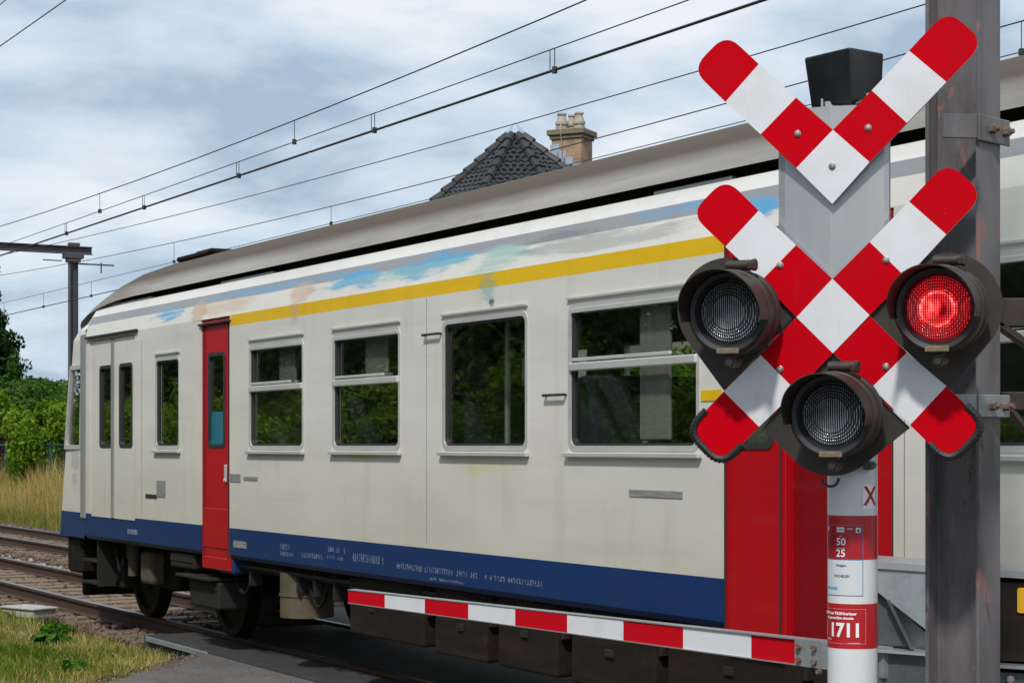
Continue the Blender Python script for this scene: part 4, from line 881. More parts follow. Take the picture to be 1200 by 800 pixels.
# cab side window
wf = MB()
def cabp(t_, z): return (s_cab+(sf(z)-s_cab)*t_, z)
outer = [cabp(.16, 1.83), cabp(.94, 1.83), cabp(.94, 2.76), cabp(.16, 2.76)]; inner = [cabp(.24, 1.88), cabp(.86, 1.88), cabp(.86, 2.71), cabp(.24, 2.71)]
ring_prism(wf, outer, inner, 1.402, 1.37); w_ = wf.build('window', M['frame'], TR)
mb = MB(); mb.prism(outer, 1.375, 1.36); mb.build('pane', M['glass'], w_)

def pane(parent, x0, x1, z0, z1, y=1.372, m='glass'):
    mb = MB(); mb.box(((x0+x1)/2, y, (z0+z1)/2), (x1-x0, .008, z1-z0)); return mb.build('pane', M[m], parent)
def window(x0, x1, z0, z1, split):
    mb = MB(); ring_prism(mb, rrect(x0-.018, z0-.02, x1+.018, z1+.018, .065), rrect(x0+.012, z0+.012, x1-.012, z1-.012, .05), 1.405, 1.35); mb.mi = 1
    ring_prism(mb, rrect(x0+.011, z0+.011, x1-.011, z1-.011, .05), rrect(x0+.028, z0+.028, x1-.028, z1-.028, .04), 1.395, 1.36); mb.mi = 0
    mb.box(((x0+x1)/2, 1.418, z0-.045), (x1-x0+.08, .035, .028), .004)
    mb.box(((x0+x1)/2, 1.412, z1+.055), (x1-x0+.04, .012, .012))
    if split:
        mb.box(((x0+x1)/2, 1.405, TT), (x1-x0-.01, .03, .05), .006); mb.box(((x0+x1)/2+.12, 1.398, TT+.045), (x1-x0-.3, .02, .02), .003)
        mb.box(((x0+x1)/2, 1.40, z1-.02), (x1-x0-.04, .02, .03), .003)
    f = mb.build('window', [M['frame'], M['gasket']], TR)
    if split: pane(f, x0+.01, x1-.01, z0+.01, TT-.02); pane(f, x0+.01, x1-.01, TT+.02, z1-.01, y=1.366)
    else: pane(f, x0+.01, x1-.01, z0+.01, z1-.01)
    return f
for (x0, x1, z0, z1, kind) in OPS:
    if kind in ('split', 'fixed', 'narrow'): window(x0, x1, z0, z1, kind == 'split')
    # matching plain window on the far side
    if kind in ('split', 'fixed', 'narrow'):
        mb = MB(); mb.box(((x0+x1)/2, -1.37, (z0+z1)/2), (x1-x0, .008, z1-z0)); mb.build('pane', M['glass'], TR)
    else:
        mb = MB(); mb.box(((x0+x1)/2, -1.375, (z0+1.8)/2), (x1-x0, .03, 1.8-z0)); mb.box(((x0+x1)/2, -1.375, (z1+2.7)/2), (x1-x0, .03, z1-2.7)); mb.build('door', M['tr'] if kind[0] == 'r' else M['tw'], TR)
def door_leaf(x0, x1, z0, z1, gx0, gx1, gz0, gz1, y, m, glassm='glass', gl=True, lab=None):
    """leaf slab with a framed window"""
    mb = MB(); yy = y; th = .035
    if gl:
        ring_prism(mb, [(x0, z0), (x1, z0), (x1, z1), (x0, z1)], [(gx0, gz0), (gx1, gz0), (gx1, gz1), (gx0, gz1)], yy, yy-th)
    else: mb.box(((x0+x1)/2, yy-th/2, (z0+z1)/2), (x1-x0, th, z1-z0))
    d = mb.build('door', m, TR)
    if lab: d['label'] = lab
    if gl:
        mb = MB(); ring_prism(mb, rrect(gx0-.02, gz0-.02, gx1+.02, gz1+.02, .05), rrect(gx0+.015, gz0+.015, gx1-.015, gz1-.015, .035), yy+.006, yy-.03); mb.build('window_seal', M['gasket'], d)
        mb = MB(); mb.box(((gx0+gx1)/2, yy-.02, (gz0+gz1)/2), (gx1-gx0, .006, gz1-gz0)); mb.build('pane', M['glass'], d)
    return d
# white cab double door
x0, x1 = S(158), S(105); xm = (x0+x1)/2
door_leaf(x0+.01, xm-.03, 1.11, 2.99, S(153), S(139), 1.87, 2.70, 1.385, M['tw'], lab='cream right leaf of the front double door')
door_leaf(xm+.03, x1-.01, 1.11, 2.99, S(130), S(116), 1.87, 2.70, 1.385, M['tw'], lab='cream left leaf of the front double door')
mb = MB(); mb.box((xm, 1.38, 2.05), (.09, .03, 1.88), .005); mb.build('door_post', M['dooredge'], TR)
mb = MB(); mb.box((xm, 1.415, 3.035), (x1-x0+.2, .03, .025), .004); mb.build('drip_strip', M['gasket'], TR)
# narrow red door
x0, x1 = S(269), S(235); d = door_leaf(x0+.008, x1-.008, .80, 3.02, S(261), S(243), 1.87, 2.70, 1.385, M['tr'], lab='narrow red door with a tall slim window')
mb = MB(); mb.box(((S(261)+S(243))/2, 1.367, 2.03), (S(243)-S(261)-.05, .004, .3)); mb.build('sticker', M['teal'], d)
mb = MB(); mb.box(((x0+x1)/2, 1.405, 2.985), (x1-x0+.06, .03, .018), .003); mb.build('drip_strip', M['gasket'], TR)
for (a, z0_) in ((266, .84), (237.5, .84)): mb = MB(); mb.box((S(a), 1.388, 1.92), (.014, .012, 2.14), .002); mb.build('seal', M['gasket'], d)
mb = MB(); mb.box((S(263.5), 1.392, 1.62), (.05, .018, .16), .006); mb.cyl((S(263.5), 1.40, 1.56), (S(263.5), 1.41, 1.56), .016, n=10); mb.build('handle', M['frame'], d)
mb = MB(); mb.box(((x0+x1)/2, 1.387, 1.12), (x1-x0-.12, .012, .36), .004); mb.build('kick_plate', M['tr'], d)
# wide red doors
x0, x1 = S(1047), S(848); wA = (x1-x0)
fr_ = [(x0+.01, x0+wA*.34), (x0+wA*.36, x0+wA*.62), (x0+wA*.64, x1-.01)]
for k, (a, b_) in enumerate(fr_):
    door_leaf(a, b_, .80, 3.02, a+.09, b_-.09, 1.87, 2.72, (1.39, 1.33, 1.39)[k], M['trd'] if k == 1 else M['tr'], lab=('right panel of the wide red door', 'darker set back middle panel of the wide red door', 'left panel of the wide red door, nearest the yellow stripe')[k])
for (t_, yy_) in ((.005, 1.396), (.335, 1.394), (.645, 1.394), (.993, 1.396)):
    mb = MB(); mb.box((x0+wA*t_, yy_, 1.91), (.012, .010, 2.16), .002); mb.build('seal', M['gasket'], TR)
for t_ in (.35, .63):
    mb = MB(); mb.box((x0+wA*t_, 1.352, 1.91), (wA*.022, .07, 2.2), .004); mb.build('door_post', M['tr'], TR)
# skirt extensions under doors
mb = MB(); mb.box(((S(269)+S(235))/2, 1.36, .80), (S(235)-S(269)-.02, .06, .12), .01); mb.build('door_step', M['tr'], TR)
# yellow mark beside the wide door, plates and faded markings
def decal(px0, px1, z0, z1, m, nm='marking', y=1.4035):
    mb = MB(); mb.box(((S(px0)+S(px1))/2, y, (z0+z1)/2), (abs(S(px0)-S(px1)), .004, z1-z0)); return mb.build(nm, M[m], TR)
M['yline'] = M['ty']
decal(822, 846, 2.12, 2.18, 'ty', 'grab_mark')
decal(270, 282, 1.55, 1.62, 'decal'); decal(286, 302, 1.57, 1.60, 'decal'); decal(171, 184, 1.35, 1.39, 'gasket'); decal(184, 194, 1.37, 1.53, 'decal')
decal(738, 800, 1.57, 1.61, 'decal'); decal(274, 289, .97, 1.03, 'decal'); decal(150, 162, .97, 1.02, 'decalw')
def stencil(a, b_, z0, z1):
    x_, xe = S(b_), S(a); mb = MB(); h_ = z1-z0
    while x_ < xe-.02:
        w_ = random.uniform(.018, .034); k = random.random()
        if k > .12: mb.box((x_+w_/2, 1.4022, (z0+z1)/2), (.007, .003, h_)); mb.box((x_+w_/2+.010, 1.4022, z0+h_*random.choice((.1, .5, .9))), (w_*.6, .003, .008))
        x_ += w_+.008
    return mb.build('marking', M['decalw'], TR)
for (a, b_, z0, z1) in ((328, 340, 1.0, 1.05), (328, 344, .95, .985), (352, 378, .96, 1.0), (383, 405, 1.03, 1.07), (383, 402, .975, 1.0), (410, 450, .98, 1.04), (465, 560, .965, 1.005), (568, 636, .965, 1.0), (505, 545, .915, .93)): stencil(a, b_, z0, z1)
# panel seams and door grab rails
for px in (166, 500, 1060):
    mb = MB(); mb.box((S(px), 1.4008, 2.05), (.006, .002, 1.75)); mb.build('panel_seam', M['dooredge'], TR)
for (a, z_) in ((652, 2.19), (508, 2.66)):
    mb = MB(); mb.tube([(S(a)-.12, 1.40, z_), (S(a)-.12, 1.43, z_), (S(a)+.12, 1.43, z_), (S(a)+.12, 1.40, z_)], .009, 8); mb.build('grab_rail', M['gasket'], TR, smooth=True)
# interior
mb = MB(); mb.box(((SB0+s_cab)/2, 0, 1.2), (s_cab-SB0, 2.64, .06)); mb.box(((SB0+s_cab)/2, 0, 3.1), (s_cab-SB0, 2.5, .04)); mb.box((SB0+.03, 0, 2.15), (.06, 2.6, 2.0)); mb.box((s_cab-.05, 0, 2.15), (.06, 2.6, 2.0)); mb.box((S(162), 0, 2.15), (.05, 2.6, 2.0)); mb.box((S(232), -.7, 2.15), (.05, 1.3, 2.0)); mb.box((S(276), .0, 2.15), (.05, 2.6, 2.0)); mb.box((S(842), .0, 2.15), (.05, 2.6, 2.0)); mb.box((S(1056), .0, 2.15), (.05, 2.6, 2.0))
mb.build('interior_shell', M['inner'], TR)
for k, x_ in enumerate([S(355)-.25, S(468)-.25, S(617)-.3, S(660), S(817)+.1, S(1145)-.1, S(1400)]):
    for y_ in (.85, -.85):
        mb = MB(); mb.box((x_, y_, 1.62), (.5, .95, .14), .04, seg=2); mb.box((x_-.2, y_, 1.95), (.12, .95, .72), .05, seg=2); mb.box((x_, y_, 1.38), (.3, .5, .35)); mb.build('seat', M['seat'], TR, smooth=True)
for (a, b_, z0, z1) in ((316, 334, TT, 2.7), (416, 441, TT, 2.7), (735, 770, 1.9, 2.7)):
    mb = MB(); mb.box(((S(a)+S(b_))/2, 1.30, (z0+z1)/2), (abs(S(a)-S(b_)), .03, z1-z0), .01); mb.build('blind', M['curtain'], TR)
for px in (543, 700, 1180):
    mb = MB(); mb.cyl((S(px), 1.05, 1.2), (S(px), 1.05, 3.1), .02, n=12); mb.build('grab_pole', M['frame'], TR, smooth=True)
# underframe
mb = MB(); mb.box(((SB0+s_cab)/2, 0, .98), (s_cab-SB0-.3, 2.3, .32)); mb.box(((SB0+S(440))/2, 0, .66), (S(440)-SB0, 1.6, .5)); mb.build('underframe', M['dark'], TR)
def eq(px0, px1, z0, z1, m='brownbox', yc=1.12, dep=.4, name='equipment_box', bev=.02):
    a, b_ = S(px1, BODY+.1), S(px0, BODY+.1); mb = MB(); mb.box(((a+b_)/2, yc, (z0+z1)/2), (b_-a, dep, z1-z0), bev, seg=2); mb.box(((a+b_)/2, yc+dep/2+.004, z1-.06), (b_-a-.06, .01, .03)); return mb.build(name, M[m], TR)
for (a, b_, z0) in ((412, 498, .40), (512, 572, .38), (586, 655, .38), (672, 770, .37), (785, 940, .37), (955, 1130, .37), (1150, 1500, .37)): eq(a, b_, z0, .86)
eq(228, 262, .37, .62, 'greyeq', 1.2, .3); eq(265, 282, .72, .86, 'tb', 1.3, .15); eq(205, 233, .70, .84, 'greyeq', 1.25, .2)
mb = MB(); mb.box((S(244, 6.3), 1.22, .645), (.9, .42, .03), .006); mb.build('foot_step', M['greyeq'], TR)
mb = MB(); mb.cyl((S(324), 1.12, .42), (S(324), 1.12, .80), .23, n=24); mb.cyl((S(324), 1.12, .60), (S(324), 1.12, .62), .24, n=24); mb.build('air_reservoir', M['beige'], TR, smooth=True)
mb = MB(); mb.cyl((S(345)-.1, 1.0, .72), (S(400), 1.0, .72), .12, n=18); mb.build('air_tank', M['greyeq'], TR, smooth=True)
mb = MB(); mb.box((s_front-.15, 0, .72), (.12, 2.5, .34), .03); mb.box((s_front-.45, 1.22, .66), (.5, .22, .42), .03); mb.box((s_front-.2, 0, .30), (.1, 2.3, .26), .02); mb.box((s_front-.25, 1.05, .45), (.1, .12, .5)); mb.build('snow_plough', M['dark'], TR)
for y_ in (.875, -.875): mb = MB(); mb.cyl((s_front-.1, y_, 1.0), (s_front+.45, y_, 1.0), .09, n=16); mb.cyl((s_front+.42, y_, 1.0), (s_front+.47, y_, 1.0), .22, n=24); mb.build('buffer', M['dark'], TR, smooth=True)
mb = MB(); mb.cyl((s_front, 0, .95), (s_front+.4, 0, .95), .12, n=12); mb.box((s_front+.4, 0, .95), (.3, .2, .25), .03); mb.build('coupler', M['dark'], TR)
mb = MB(); mb.box((S(100), 1.24, .62), (.5, .24, .03), .005); mb.box((S(100), 1.24, .38), (.5, .24, .03), .005); mb.box((S(100)-.24, 1.24, .6), (.03, .2, .5)); mb.build('cab_step', M['greyeq'], TR)
for (z_, y_, r_) in ((.80, 1.30, .018), (.76, 1.27, .012), (.83, 1.24, .025)):
    mb = MB(); pts = []; x_ = S(262)
    while x_ > SB0+1: pts.append((x_, y_+random.uniform(-.01, .01), z_+random.uniform(-.015, .012))); x_ -= .7
    mb.tube(pts, r_, 8); mb.build('pipe', M['greyeq'], TR, smooth=True)
for px in (296, 352, 372, 395, 505, 578, 663, 778, 948):
    mb = MB(); mb.box((S(px, 6.3), 1.24, .74), (.035, .12, .22), .004); mb.build('pipe_bracket', M['greyeq'], TR)
for (px, z_) in ((440, .62), (545, .6), (620, .63), (720, .6), (860, .62)):
    x_ = S(px, 6.28)
    mb = MB(); mb.box((x_, 1.326, z_), (.09, .02, .05), .004); mb.cyl((x_-.25, 1.322, z_+.12), (x_+.25, 1.322, z_+.12), .008, n=6); mb.build('box_latch', M['greyeq'], TR)
for (px, dx_) in ((285, .5), (372, .45), (228, .35), (140, .3)):
    x_ = S(px, 6.3); mb = MB(); mb.tube([Vector((x_-dx_/2+dx_*i/8, 1.26, .80-.26*sin(pi*i/8))) for i in range(9)], .016, 8); mb.build('hose', M['dark'], TR, smooth=True)
def bogie(cx_):
    b = bpy.data.objects.new('bogie', None); COL.objects.link(b); b.parent = TR; b.location = (cx_, 0, 0)
    for sx in (1.25, -1.25):
        for y_ in (.72, -.72):
            sg = 1 if y_ > 0 else -1
            mb = MB(); mb.lathe([(.06, sg*.07), (.16, sg*.07), (.17, sg*.03), (.36, sg*.02), (.38, sg*.06), (.455, sg*.06), (.46, -sg*.045), (.49, -sg*.05), (.49, -sg*.075), (.38, -sg*.075), (.16, -sg*.04), (.06, -sg*.04)], 40, 'Y', c=(sx, y_, .46)); mb.build('wheel', M['wheel'], b, smooth=True)
            mb = MB(); mb.box((sx, sg*1.0, .48), (.30, .2, .30), .03, seg=2); mb.cyl((sx, sg*1.1, .48), (sx, sg*1.14, .48), .11, n=20); mb.build('axle_box', M['greyeq'], b)
            for dx_ in (-.28, .28):
                mb = MB()
                for k in range(6): mb.lathe([(.085, .0), (.10, .018), (.085, .036)], 16, 'Z', c=(sx+dx_, sg*1.0, .42+.05*k))
                mb.build('coil_spring', M['dark'], b, smooth=True)
        mb = MB(); mb.cyl((sx, -.95, .46), (sx, .95, .46), .075, n=16); mb.build('axle', M['wheel'], b)
    mb = MB()
    for sg in (1, -1):
        mb.box((0, sg*1.0, .78), (3.3, .16, .16), .02); mb.box((0, sg*1.0, .56), (1.2, .16, .30), .03)
        for sx in (.75, -.75): mb.box((sx, sg*1.0, .68), (.5, .14, .14), .02, ry=.5 if sx > 0 else -.5)
    mb.box((0, 0, .62), (.6, 2.0, .3), .03); mb.build('frame', M['dark'], b)
    mb = MB(); mb.cyl((.55, 1.16, .5), (.55, 1.16, .86), .055, n=14); mb.cyl((.55, 1.16, .68), (.55, 1.16, .88), .075, n=14); mb.build('damper', M['beige'], b, smooth=True)
    mb = MB(); mb.box((0, 1.12, .62), (.34, .2, .34), .04, seg=2); mb.build('air_spring_box', M['beige'], b)
    return b
bogie(s_front-2.55); bogie(SB0+3.4)

# ------------------------------------------------------------------ boom barrier
def cp(px, py, Z): return Vector(((px-600)/2200*Z, Z, CH+(522-py)/2200*Z))
BL, BR = cp(410, 698, 10.9), cp(968, 766.5, 7.84)
bz = 1.0; dirv = (BR-BL); L = Vector((dirv.x, dirv.y, 0)).length; brz = atan2(dirv.y, dirv.x)
bb_ = thing('boom_barrier', 'lowered barrier boom with red and white bands across the road in front of the train', 'barrier', (BR.x, BR.y, 0), brz)
def bh(t_): return .084+(.118-.084)*t_   # height at fraction t from tip
fx = [0, .082, .1655, .262, .3535, .463, .582, .7075, .852, .95]  # bands measured along the arm in the picture are turned into lengths below
pxs = [412, 455, 502, 553, 608, 669, 735, 805, 885, 938]
q0, q1 = BL.x/BL.y, BR.x/BR.y
def frac(px):
    q = (px-600)/2200; return (q*BL.y-BL.x)/((BR.x-BL.x)-q*(BR.y-BL.y))
arm = bpy.data.objects.new('arm', None); COL.objects.link(arm); arm.parent = bb_; arm.location = (0, 0, bz)
mb = MB(); m1 = .0
ts = [frac(p) for p in pxs]
zsl = (BR.z-BL.z)/L
def armz(t_): return (BL.z+(BR.z-BL.z)*t_)-bz
for k in range(len(ts)-1):
    t0, t1 = ts[k], ts[k+1]; xa, xb = -L*(1-t0), -L*(1-t1); xa += .001; h0, h1 = bh(t0), bh(t1)
    mb.mi = 0 if k % 2 == 0 else 1; st = .0 if k < 6 else .0
    mb.prism([(xa, armz(t0)-h0/2+.006), (xb, armz(t1)-h1/2+.006), (xb, armz(t1)+h1/2-.008), (xa, armz(t0)+h0/2-.008)], -.024, .024)
mb.build('boom', [M['boomred'], M['boomwhite']], bb_, loc=(0, 0, bz))
bpy.data.objects.remove(arm)
mb = MB()
for (t0, t1, e_) in ((ts[0], frac(735), 0), (frac(735), frac(805), .004), (frac(805), frac(885), .008), (frac(885), 1.0, .012)):
    xa, xb = -L*(1-t0), -L*(1-t1)
    for sg in (1, -1):
        mb.prism([(xa, armz(t0)+sg*(bh(t0)/2-.004)-.002), (xb, armz(t1)+sg*(bh(t1)/2-.004)-.002), (xb, armz(t1)+sg*(bh(t1)/2-.004)+.003), (xa, armz(t0)+sg*(bh(t0)/2-.004)+.003)], -.027-e_*.6, .027+e_*.6)
mb.build('edge_rail', M['alu'], bb_, loc=(0, 0, bz))
t9 = ts[-1]; mb = MB(); mb.prism([(-L*(1-t9), armz(t9)-.054), (.35, armz(1.1)-.062), (.35, armz(1.1)+.062), (-L*(1-t9), armz(t9)+.054)], -.034, .022); mb.build('clamp_plate', M['galv'], bb_, loc=(0, 0, bz))
for (px, dz) in ((944, .026), (944, -.028), (962, .028), (962, -.030)):
    t_ = frac(px); x_ = -L*(1-t_); mb = MB(); mb.cyl((x_, -.034, armz(t_)+dz), (x_, -.052, armz(t_)+dz), .013, n=6); mb.build('bolt', M['rustbolt'], bb_, loc=(0, 0, bz))
mb = MB(); mb.cyl((.0, -.03, -.07), (0, -.052, -.07), .011, n=6); mb.build('bolt', M['rustbolt'], bb_, loc=(0, 0, bz))
# machine cabinet and counterweight arms at the pivot (right of the signal pole), world aligned
mc = thing('barrier_machine', 'galvanised steel barrier machine with slanted counterweight plate behind the rusty mast', 'barrier machine', (1.62, 7.62, -.05), radians(-8))
def q_(px, py, Z=7.62): return ((px-600)/2200*Z-1.62, CH+(522-py)/2200*Z+.05)
mb = MB(); mb.prism([q_(1012, 660), q_(1012, 682), q_(1030, 694), q_(1120, 764), q_(1120, 672)], -.05, -.025); mb.build('counterweight_plate', M['galv'], mc)
mb = MB(); mb.prism([q_(1012, 664), q_(1240, 678), q_(1240, 670), q_(1012, 656)], -.06, .4); mb.build('top_flange', M['alu'], mc)
mb = MB(); mb.prism([q_(1028, 701), q_(1040, 702), q_(1067, 757), q_(1012, 754), q_(1012, 701)], -.01, .02); mb.prism([q_(1038, 701), q_(1042, 701), q_(1070, 759), q_(1066, 759)], -.06, .03); mb.build('gusset', M['darkgalv'], mc)
mb = MB(); mb.prism([q_(1040, 700), q_(1110, 765), q_(1072, 765)], .06, .10); mb.build('linkage_plate', M['galv'], mc)
mb = MB(); mb.prism([q_(1000, 756), q_(1120, 764), q_(1120, 766.5), q_(1000, 759)], -.12, .2); mb.mi = 1; mb.prism([q_(1000, 759.5), q_(1120, 767), q_(1120, 806), q_(1000, 797)], -.08, .15); mb.build('base_channel', [M['alu'], M['darkgalv']], mc)
mb = MB(); mb.prism([q_(1005, 690), q_(1120, 690), q_(1120, 790), q_(1005, 790)], .22, .24); mb.build('back_plate', M['darkgalv'], mc)
mb = MB(); mb.prism([q_(1120, 679), q_(1236, 681), q_(1236, 772), q_(1120, 770)], -.04, .35); mb.build('cabinet', M['brownbox'], mc)
mb = MB(); mb.prism([q_(1120, 771), q_(1240, 777), q_(1240, 781), q_(1120, 775)], -.10, .3); mb.mi = 1; mb.prism([q_(1120, 782), q_(1240, 786), q_(1240, 840), q_(1120, 830)], -.06, .3); mb.build('cabinet_base', [M['alu'], M['darkgalv']], mc)
mb = MB(); mb.prism(rrect(*q_(1187, 715), *q_(1222, 686), .01), -.05, -.043); w_ = mb.build('warning_tag', M['yellowtag'], mc)
mb = MB(); mb.prism(rrect(*q_(1197, 702), *q_(1208, 694), .004), -.053, -.0495); mb.build('tag_symbol', M['decal'], w_)
mb = MB(); mb.box((.25, .17, .35), (.9, .34, .7), .02); mb.build('plinth', M['darkgalv'], mc)
mb = MB(); mb.cyl((q_(1178, 790)[0], -.1, q_(1178, 790)[1]), (q_(1178, 790)[0], -.06, q_(1178, 790)[1]), .016, n=6); mb.build('bolt', M['bolt'], mc)

# ------------------------------------------------------------------ level crossing signal
PHI = radians(-18); PX, PY = (999-600)/2200*5.05, 5.05
SG = thing('level_crossing_signal', 'red and white crossbuck signal on a banded pole with three lamps, right one lit red', 'crossing signal', (PX, PY, -.05), PHI)
GZ = .05
def L2(px, py, yl):
    """ray of the photograph cut with the vertical plane local y = yl of the signal"""
    ax = Vector((cos(PHI), sin(PHI))); ay = Vector((-sin(PHI), cos(PHI))); d = Vector(((px-600)/2200, 1)); o = Vector((-PX, -PY))
    t_ = (yl-o.dot(ay))/d.dot(ay); return (o.dot(ax)+t_*d.dot(ax), CH+(522-py)/2200*t_+GZ)
PR = .0665
mb = MB()
def zb(y): return CH+(522-y)/2200*(5.05-PR)+GZ
bands = [0, zb(760), zb(707.5), zb(655.5), zb(604), zb(150)]
for k in range(5):
    mb.mi = k % 2; r_ = PR if k % 2 == 0 else PR+.0006; mb.lathe([(r_, bands[k]), (r_, bands[k+1])], 64, 'Z')
mb.mi = 0; mb.lathe([(PR, zb(150)), (PR-.01, zb(150)+.006), (.001, zb(150)+.006)], 64, 'Z')
pole = mb.build('pole', [M['poleW'], M['poleR']], SG, smooth=True)
mb = MB(); mb.lathe([(.14, 0), (.14, .025), (PR+.01, .03), (PR+.01, .12), (PR, .13)], 32, 'Z'); mb.build('base_flange', M['galv'], SG, smooth=True)
# stickers wrapped round the pole; angle 0 faces the camera
A0 = atan2(-PY, -PX) - PHI            # local direction pole -> camera
def wrapped(name, me_or_pts, m, off, pcx, zc, parent):
    """me: flat mesh in xy (metres) centred at the given picture column"""
    ac = math.asin(max(-1, min(1, (pcx-999)/29.0)))
    me = me_or_pts
    bt = bmesh.new(); bt.from_mesh(me); xs_ = [v.co.x for v in bt.verts]; k0, k1 = int(min(xs_)/.003)-1, int(max(xs_)/.003)+1
    for k in range(k0, k1+1): bmesh.ops.bisect_plane(bt, geom=list(bt.verts)+list(bt.edges)+list(bt.faces), plane_co=(k*.003, 0, 0), plane_no=(1, 0, 0))
    bt.to_mesh(me); bt.free()
    for v in me.vertices:
        a = A0+ac+v.co.x/PR; r_ = PR+off; v.co = Vector((r_*cos(a), r_*sin(a), zc+v.co.y))
    me.materials.clear(); me.materials.append(m); me.name = name
    o = bpy.data.objects.new(name, me); COL.objects.link(o); o.parent = parent; return o
def flat(w_, h_, n=24, cx_=0):
    me = bpy.data.meshes.new('f'); V_, F_ = [], []
    for i in range(n+1): V_ += [(cx_-w_/2+w_*i/n, -h_/2, 0), (cx_-w_/2+w_*i/n, h_/2, 0)]
    for i in range(n): F_.append((2*i, 2*i+2, 2*i+3, 2*i+1))
    me.from_pydata(V_, [], F_); return me
def ang(px): return math.asin(max(-1, min(1, (px-999)/29.0)))
def txt(name, body, h, px, py, m, parent, bold=0.0, off=.0022, rot=0, wscale=1.0, align='CENTER'):
    me = text_mesh(body, h/.70, bold, align)
    if rot: me.transform(Matrix.Rotation(rot, 4, 'Z'))
    if wscale != 1: me.transform(Matrix.Scale(wscale, 4, (1, 0, 0)))
    return wrapped(name, me, m, off, px, zb(py), parent)
pxm = (5.05-PR)/2200
# X plate
xp = wrapped('x_plate', flat(.042, 29*pxm), M['letterwhite'], .0012, 1018, zb(582), SG)
txt('letter', 'X', 22*pxm, 1019.2, 582, M['letterred'], xp, bold=.0012, off=.002, wscale=.85)
# phone sticker: blue border, red upper half, white lower half
a_r = ang(1011); wS = .115; cxS = -wS/2
def at_right(me, name, m, off, zc, parent): return wrapped(name, me, m, off, 1011, zc, parent)
zt, zmid, zbt = zb(615), zb(655.5), zb(698)
st = at_right(flat(wS, zt-zbt, cx_=cxS), 'phone_sticker', M['stkblue'], .0010, (zt+zbt)/2, SG)
at_right(flat(wS-.004, zt-zmid-.003, cx_=cxS-.0), 'red_field', M['stkred'], .0014, (zt+zmid)/2, st)
at_right(flat(wS-.004, zmid-zbt-.003, cx_=cxS), 'white_field', M['stkwhite'], .0014, (zmid+zbt)/2, st)
txt('number', '50', 8.4*pxm, 986, 635, M['letterwhite'], st, bold=.0004)
txt('number', '25', 8.4*pxm, 985.8, 648.5, M['letterwhite'], st, bold=.0004)
txt('caption', 'km', 1.8*pxm, 986, 628, M['letterwhite'], st); txt('caption', 'Overweg', 1.6*pxm, 986, 642.3, M['letterwhite'], st)
wrapped('pictogram', flat(.022, 6*pxm), M['stkwhite'], .002, 985.5, zb(620.5), st); wrapped('pictogram', flat(.013, 6*pxm), M['stkwhite'], .002, 1005.5, zb(621), st)
wrapped('pictogram', flat(.006, 3*pxm), M['stkred'], .0024, 1005.5, zb(621.4), st); wrapped('pictogram', flat(.017, 1.2*pxm), M['decal'], .0024, 985.5, zb(620.5), st)
wrapped('pictogram', flat(.008, 5.5*pxm), M['stkwhite'], .002, 972.5, zb(620), st); txt('caption', '00001', 1.8*pxm, 996.5, 619.5, M['letterwhite'], st)
txt('place_name', 'Wilegem', 2.6*pxm, 986, 662.5, M['stkink'], st, bold=.0002); txt('place_name', 'WICHELEN', 2.8*pxm, 986.5, 675, M['stkink'], st, bold=.0002)
txt('logo', 'INFRABEL', 3.0*pxm, 976, 689.5, M['stkcyan'], st, bold=.0004)
# 1711 notice on the red band
nt_ = thing_n = bpy.data.objects.new('emergency_notice', None); COL.objects.link(nt_); nt_.parent = SG
txt('line_of_text', 'STOP het TREINverkeer', 3.2*pxm, 982, 719, M['letterwhite'], nt_, bold=.0004)
txt('line_of_text', 'bij gevaarlijke situatie', 3.0*pxm, 983, 724.2, M['letterwhite'], nt_, bold=.0003)
txt('number', '1711', 15.5*pxm, 989.5, 739, M['letterwhite'], nt_, bold=.0019, wscale=.92)
txt('line_of_text', 'BEL GRATIS', 2.2*pxm, 971.2, 737, M['letterwhite'], nt_, rot=pi/2); txt('line_of_text', '24/24u', 2.2*pxm, 973.5, 749.5, M['letterwhite'], nt_)
txt('line_of_text', 'www.infrabel.be', 1.5*pxm, 1001, 753.2, M['letterwhite'], nt_)
V_, F_ = [], []
me = bpy.data.meshes.new('d')
def dash(x_, y_, w_, h_): b = len(V_); V_.extend([(x_-w_/2, y_-h_/2, 0), (x_+w_/2, y_-h_/2, 0), (x_+w_/2, y_+h_/2, 0), (x_-w_/2, y_+h_/2, 0)]); F_.append((b, b+1, b+2, b+3))
for k in range(34): dash(-.0035*k, 20.5*pxm, .0018, .0007); dash(-.0035*k, -20.0*pxm, .0018, .0007)
for k in range(26): dash(.0015, (20.5-1.6*k)*pxm, .0007, .0018)
me.from_pydata(V_, [], F_); wrapped('dotted_border', me, M['letterwhite'], .0022, 1013, zb(734), nt_)

# folded aluminium backing panel between pole and boards
mb = MB(); yb = -.085
pL, pR_ = L2(912.5, 300, yb)[0], L2(1042, 300, yb)[0]; zt_, zb_ = L2(975, 126, yb)[1], L2(975, 445, yb)[1]; pm = L2(974, 300, yb)[0]
V_ = [(pL, yb+.03, 0), (pL, yb, 0), (pL+.018, yb-.006, 0), (pm, yb-.020, 0), (pR_-.012, yb-.006, 0), (pR_, yb, 0), (pR_, yb+.03, 0)]
vs_ = [(x_, y_, z_) for z_ in (zb_, zt_) for (x_, y_, _) in V_]; n_ = len(V_)
bk = link_mesh('backing_panel', vs_, [(i, i+1, n_+i+1, n_+i) for i in range(n_-1)]+[tuple(range(n_))[::-1], tuple(range(n_, 2*n_))], M['alu'], parent=SG)
mb = MB(); mb.box((0, -.075, 2.55), (.16, .03, .05), .004); mb.box((0, -.075, 2.15), (.16, .03, .05), .004); mb.build('panel_clamp', M['galv'], SG)

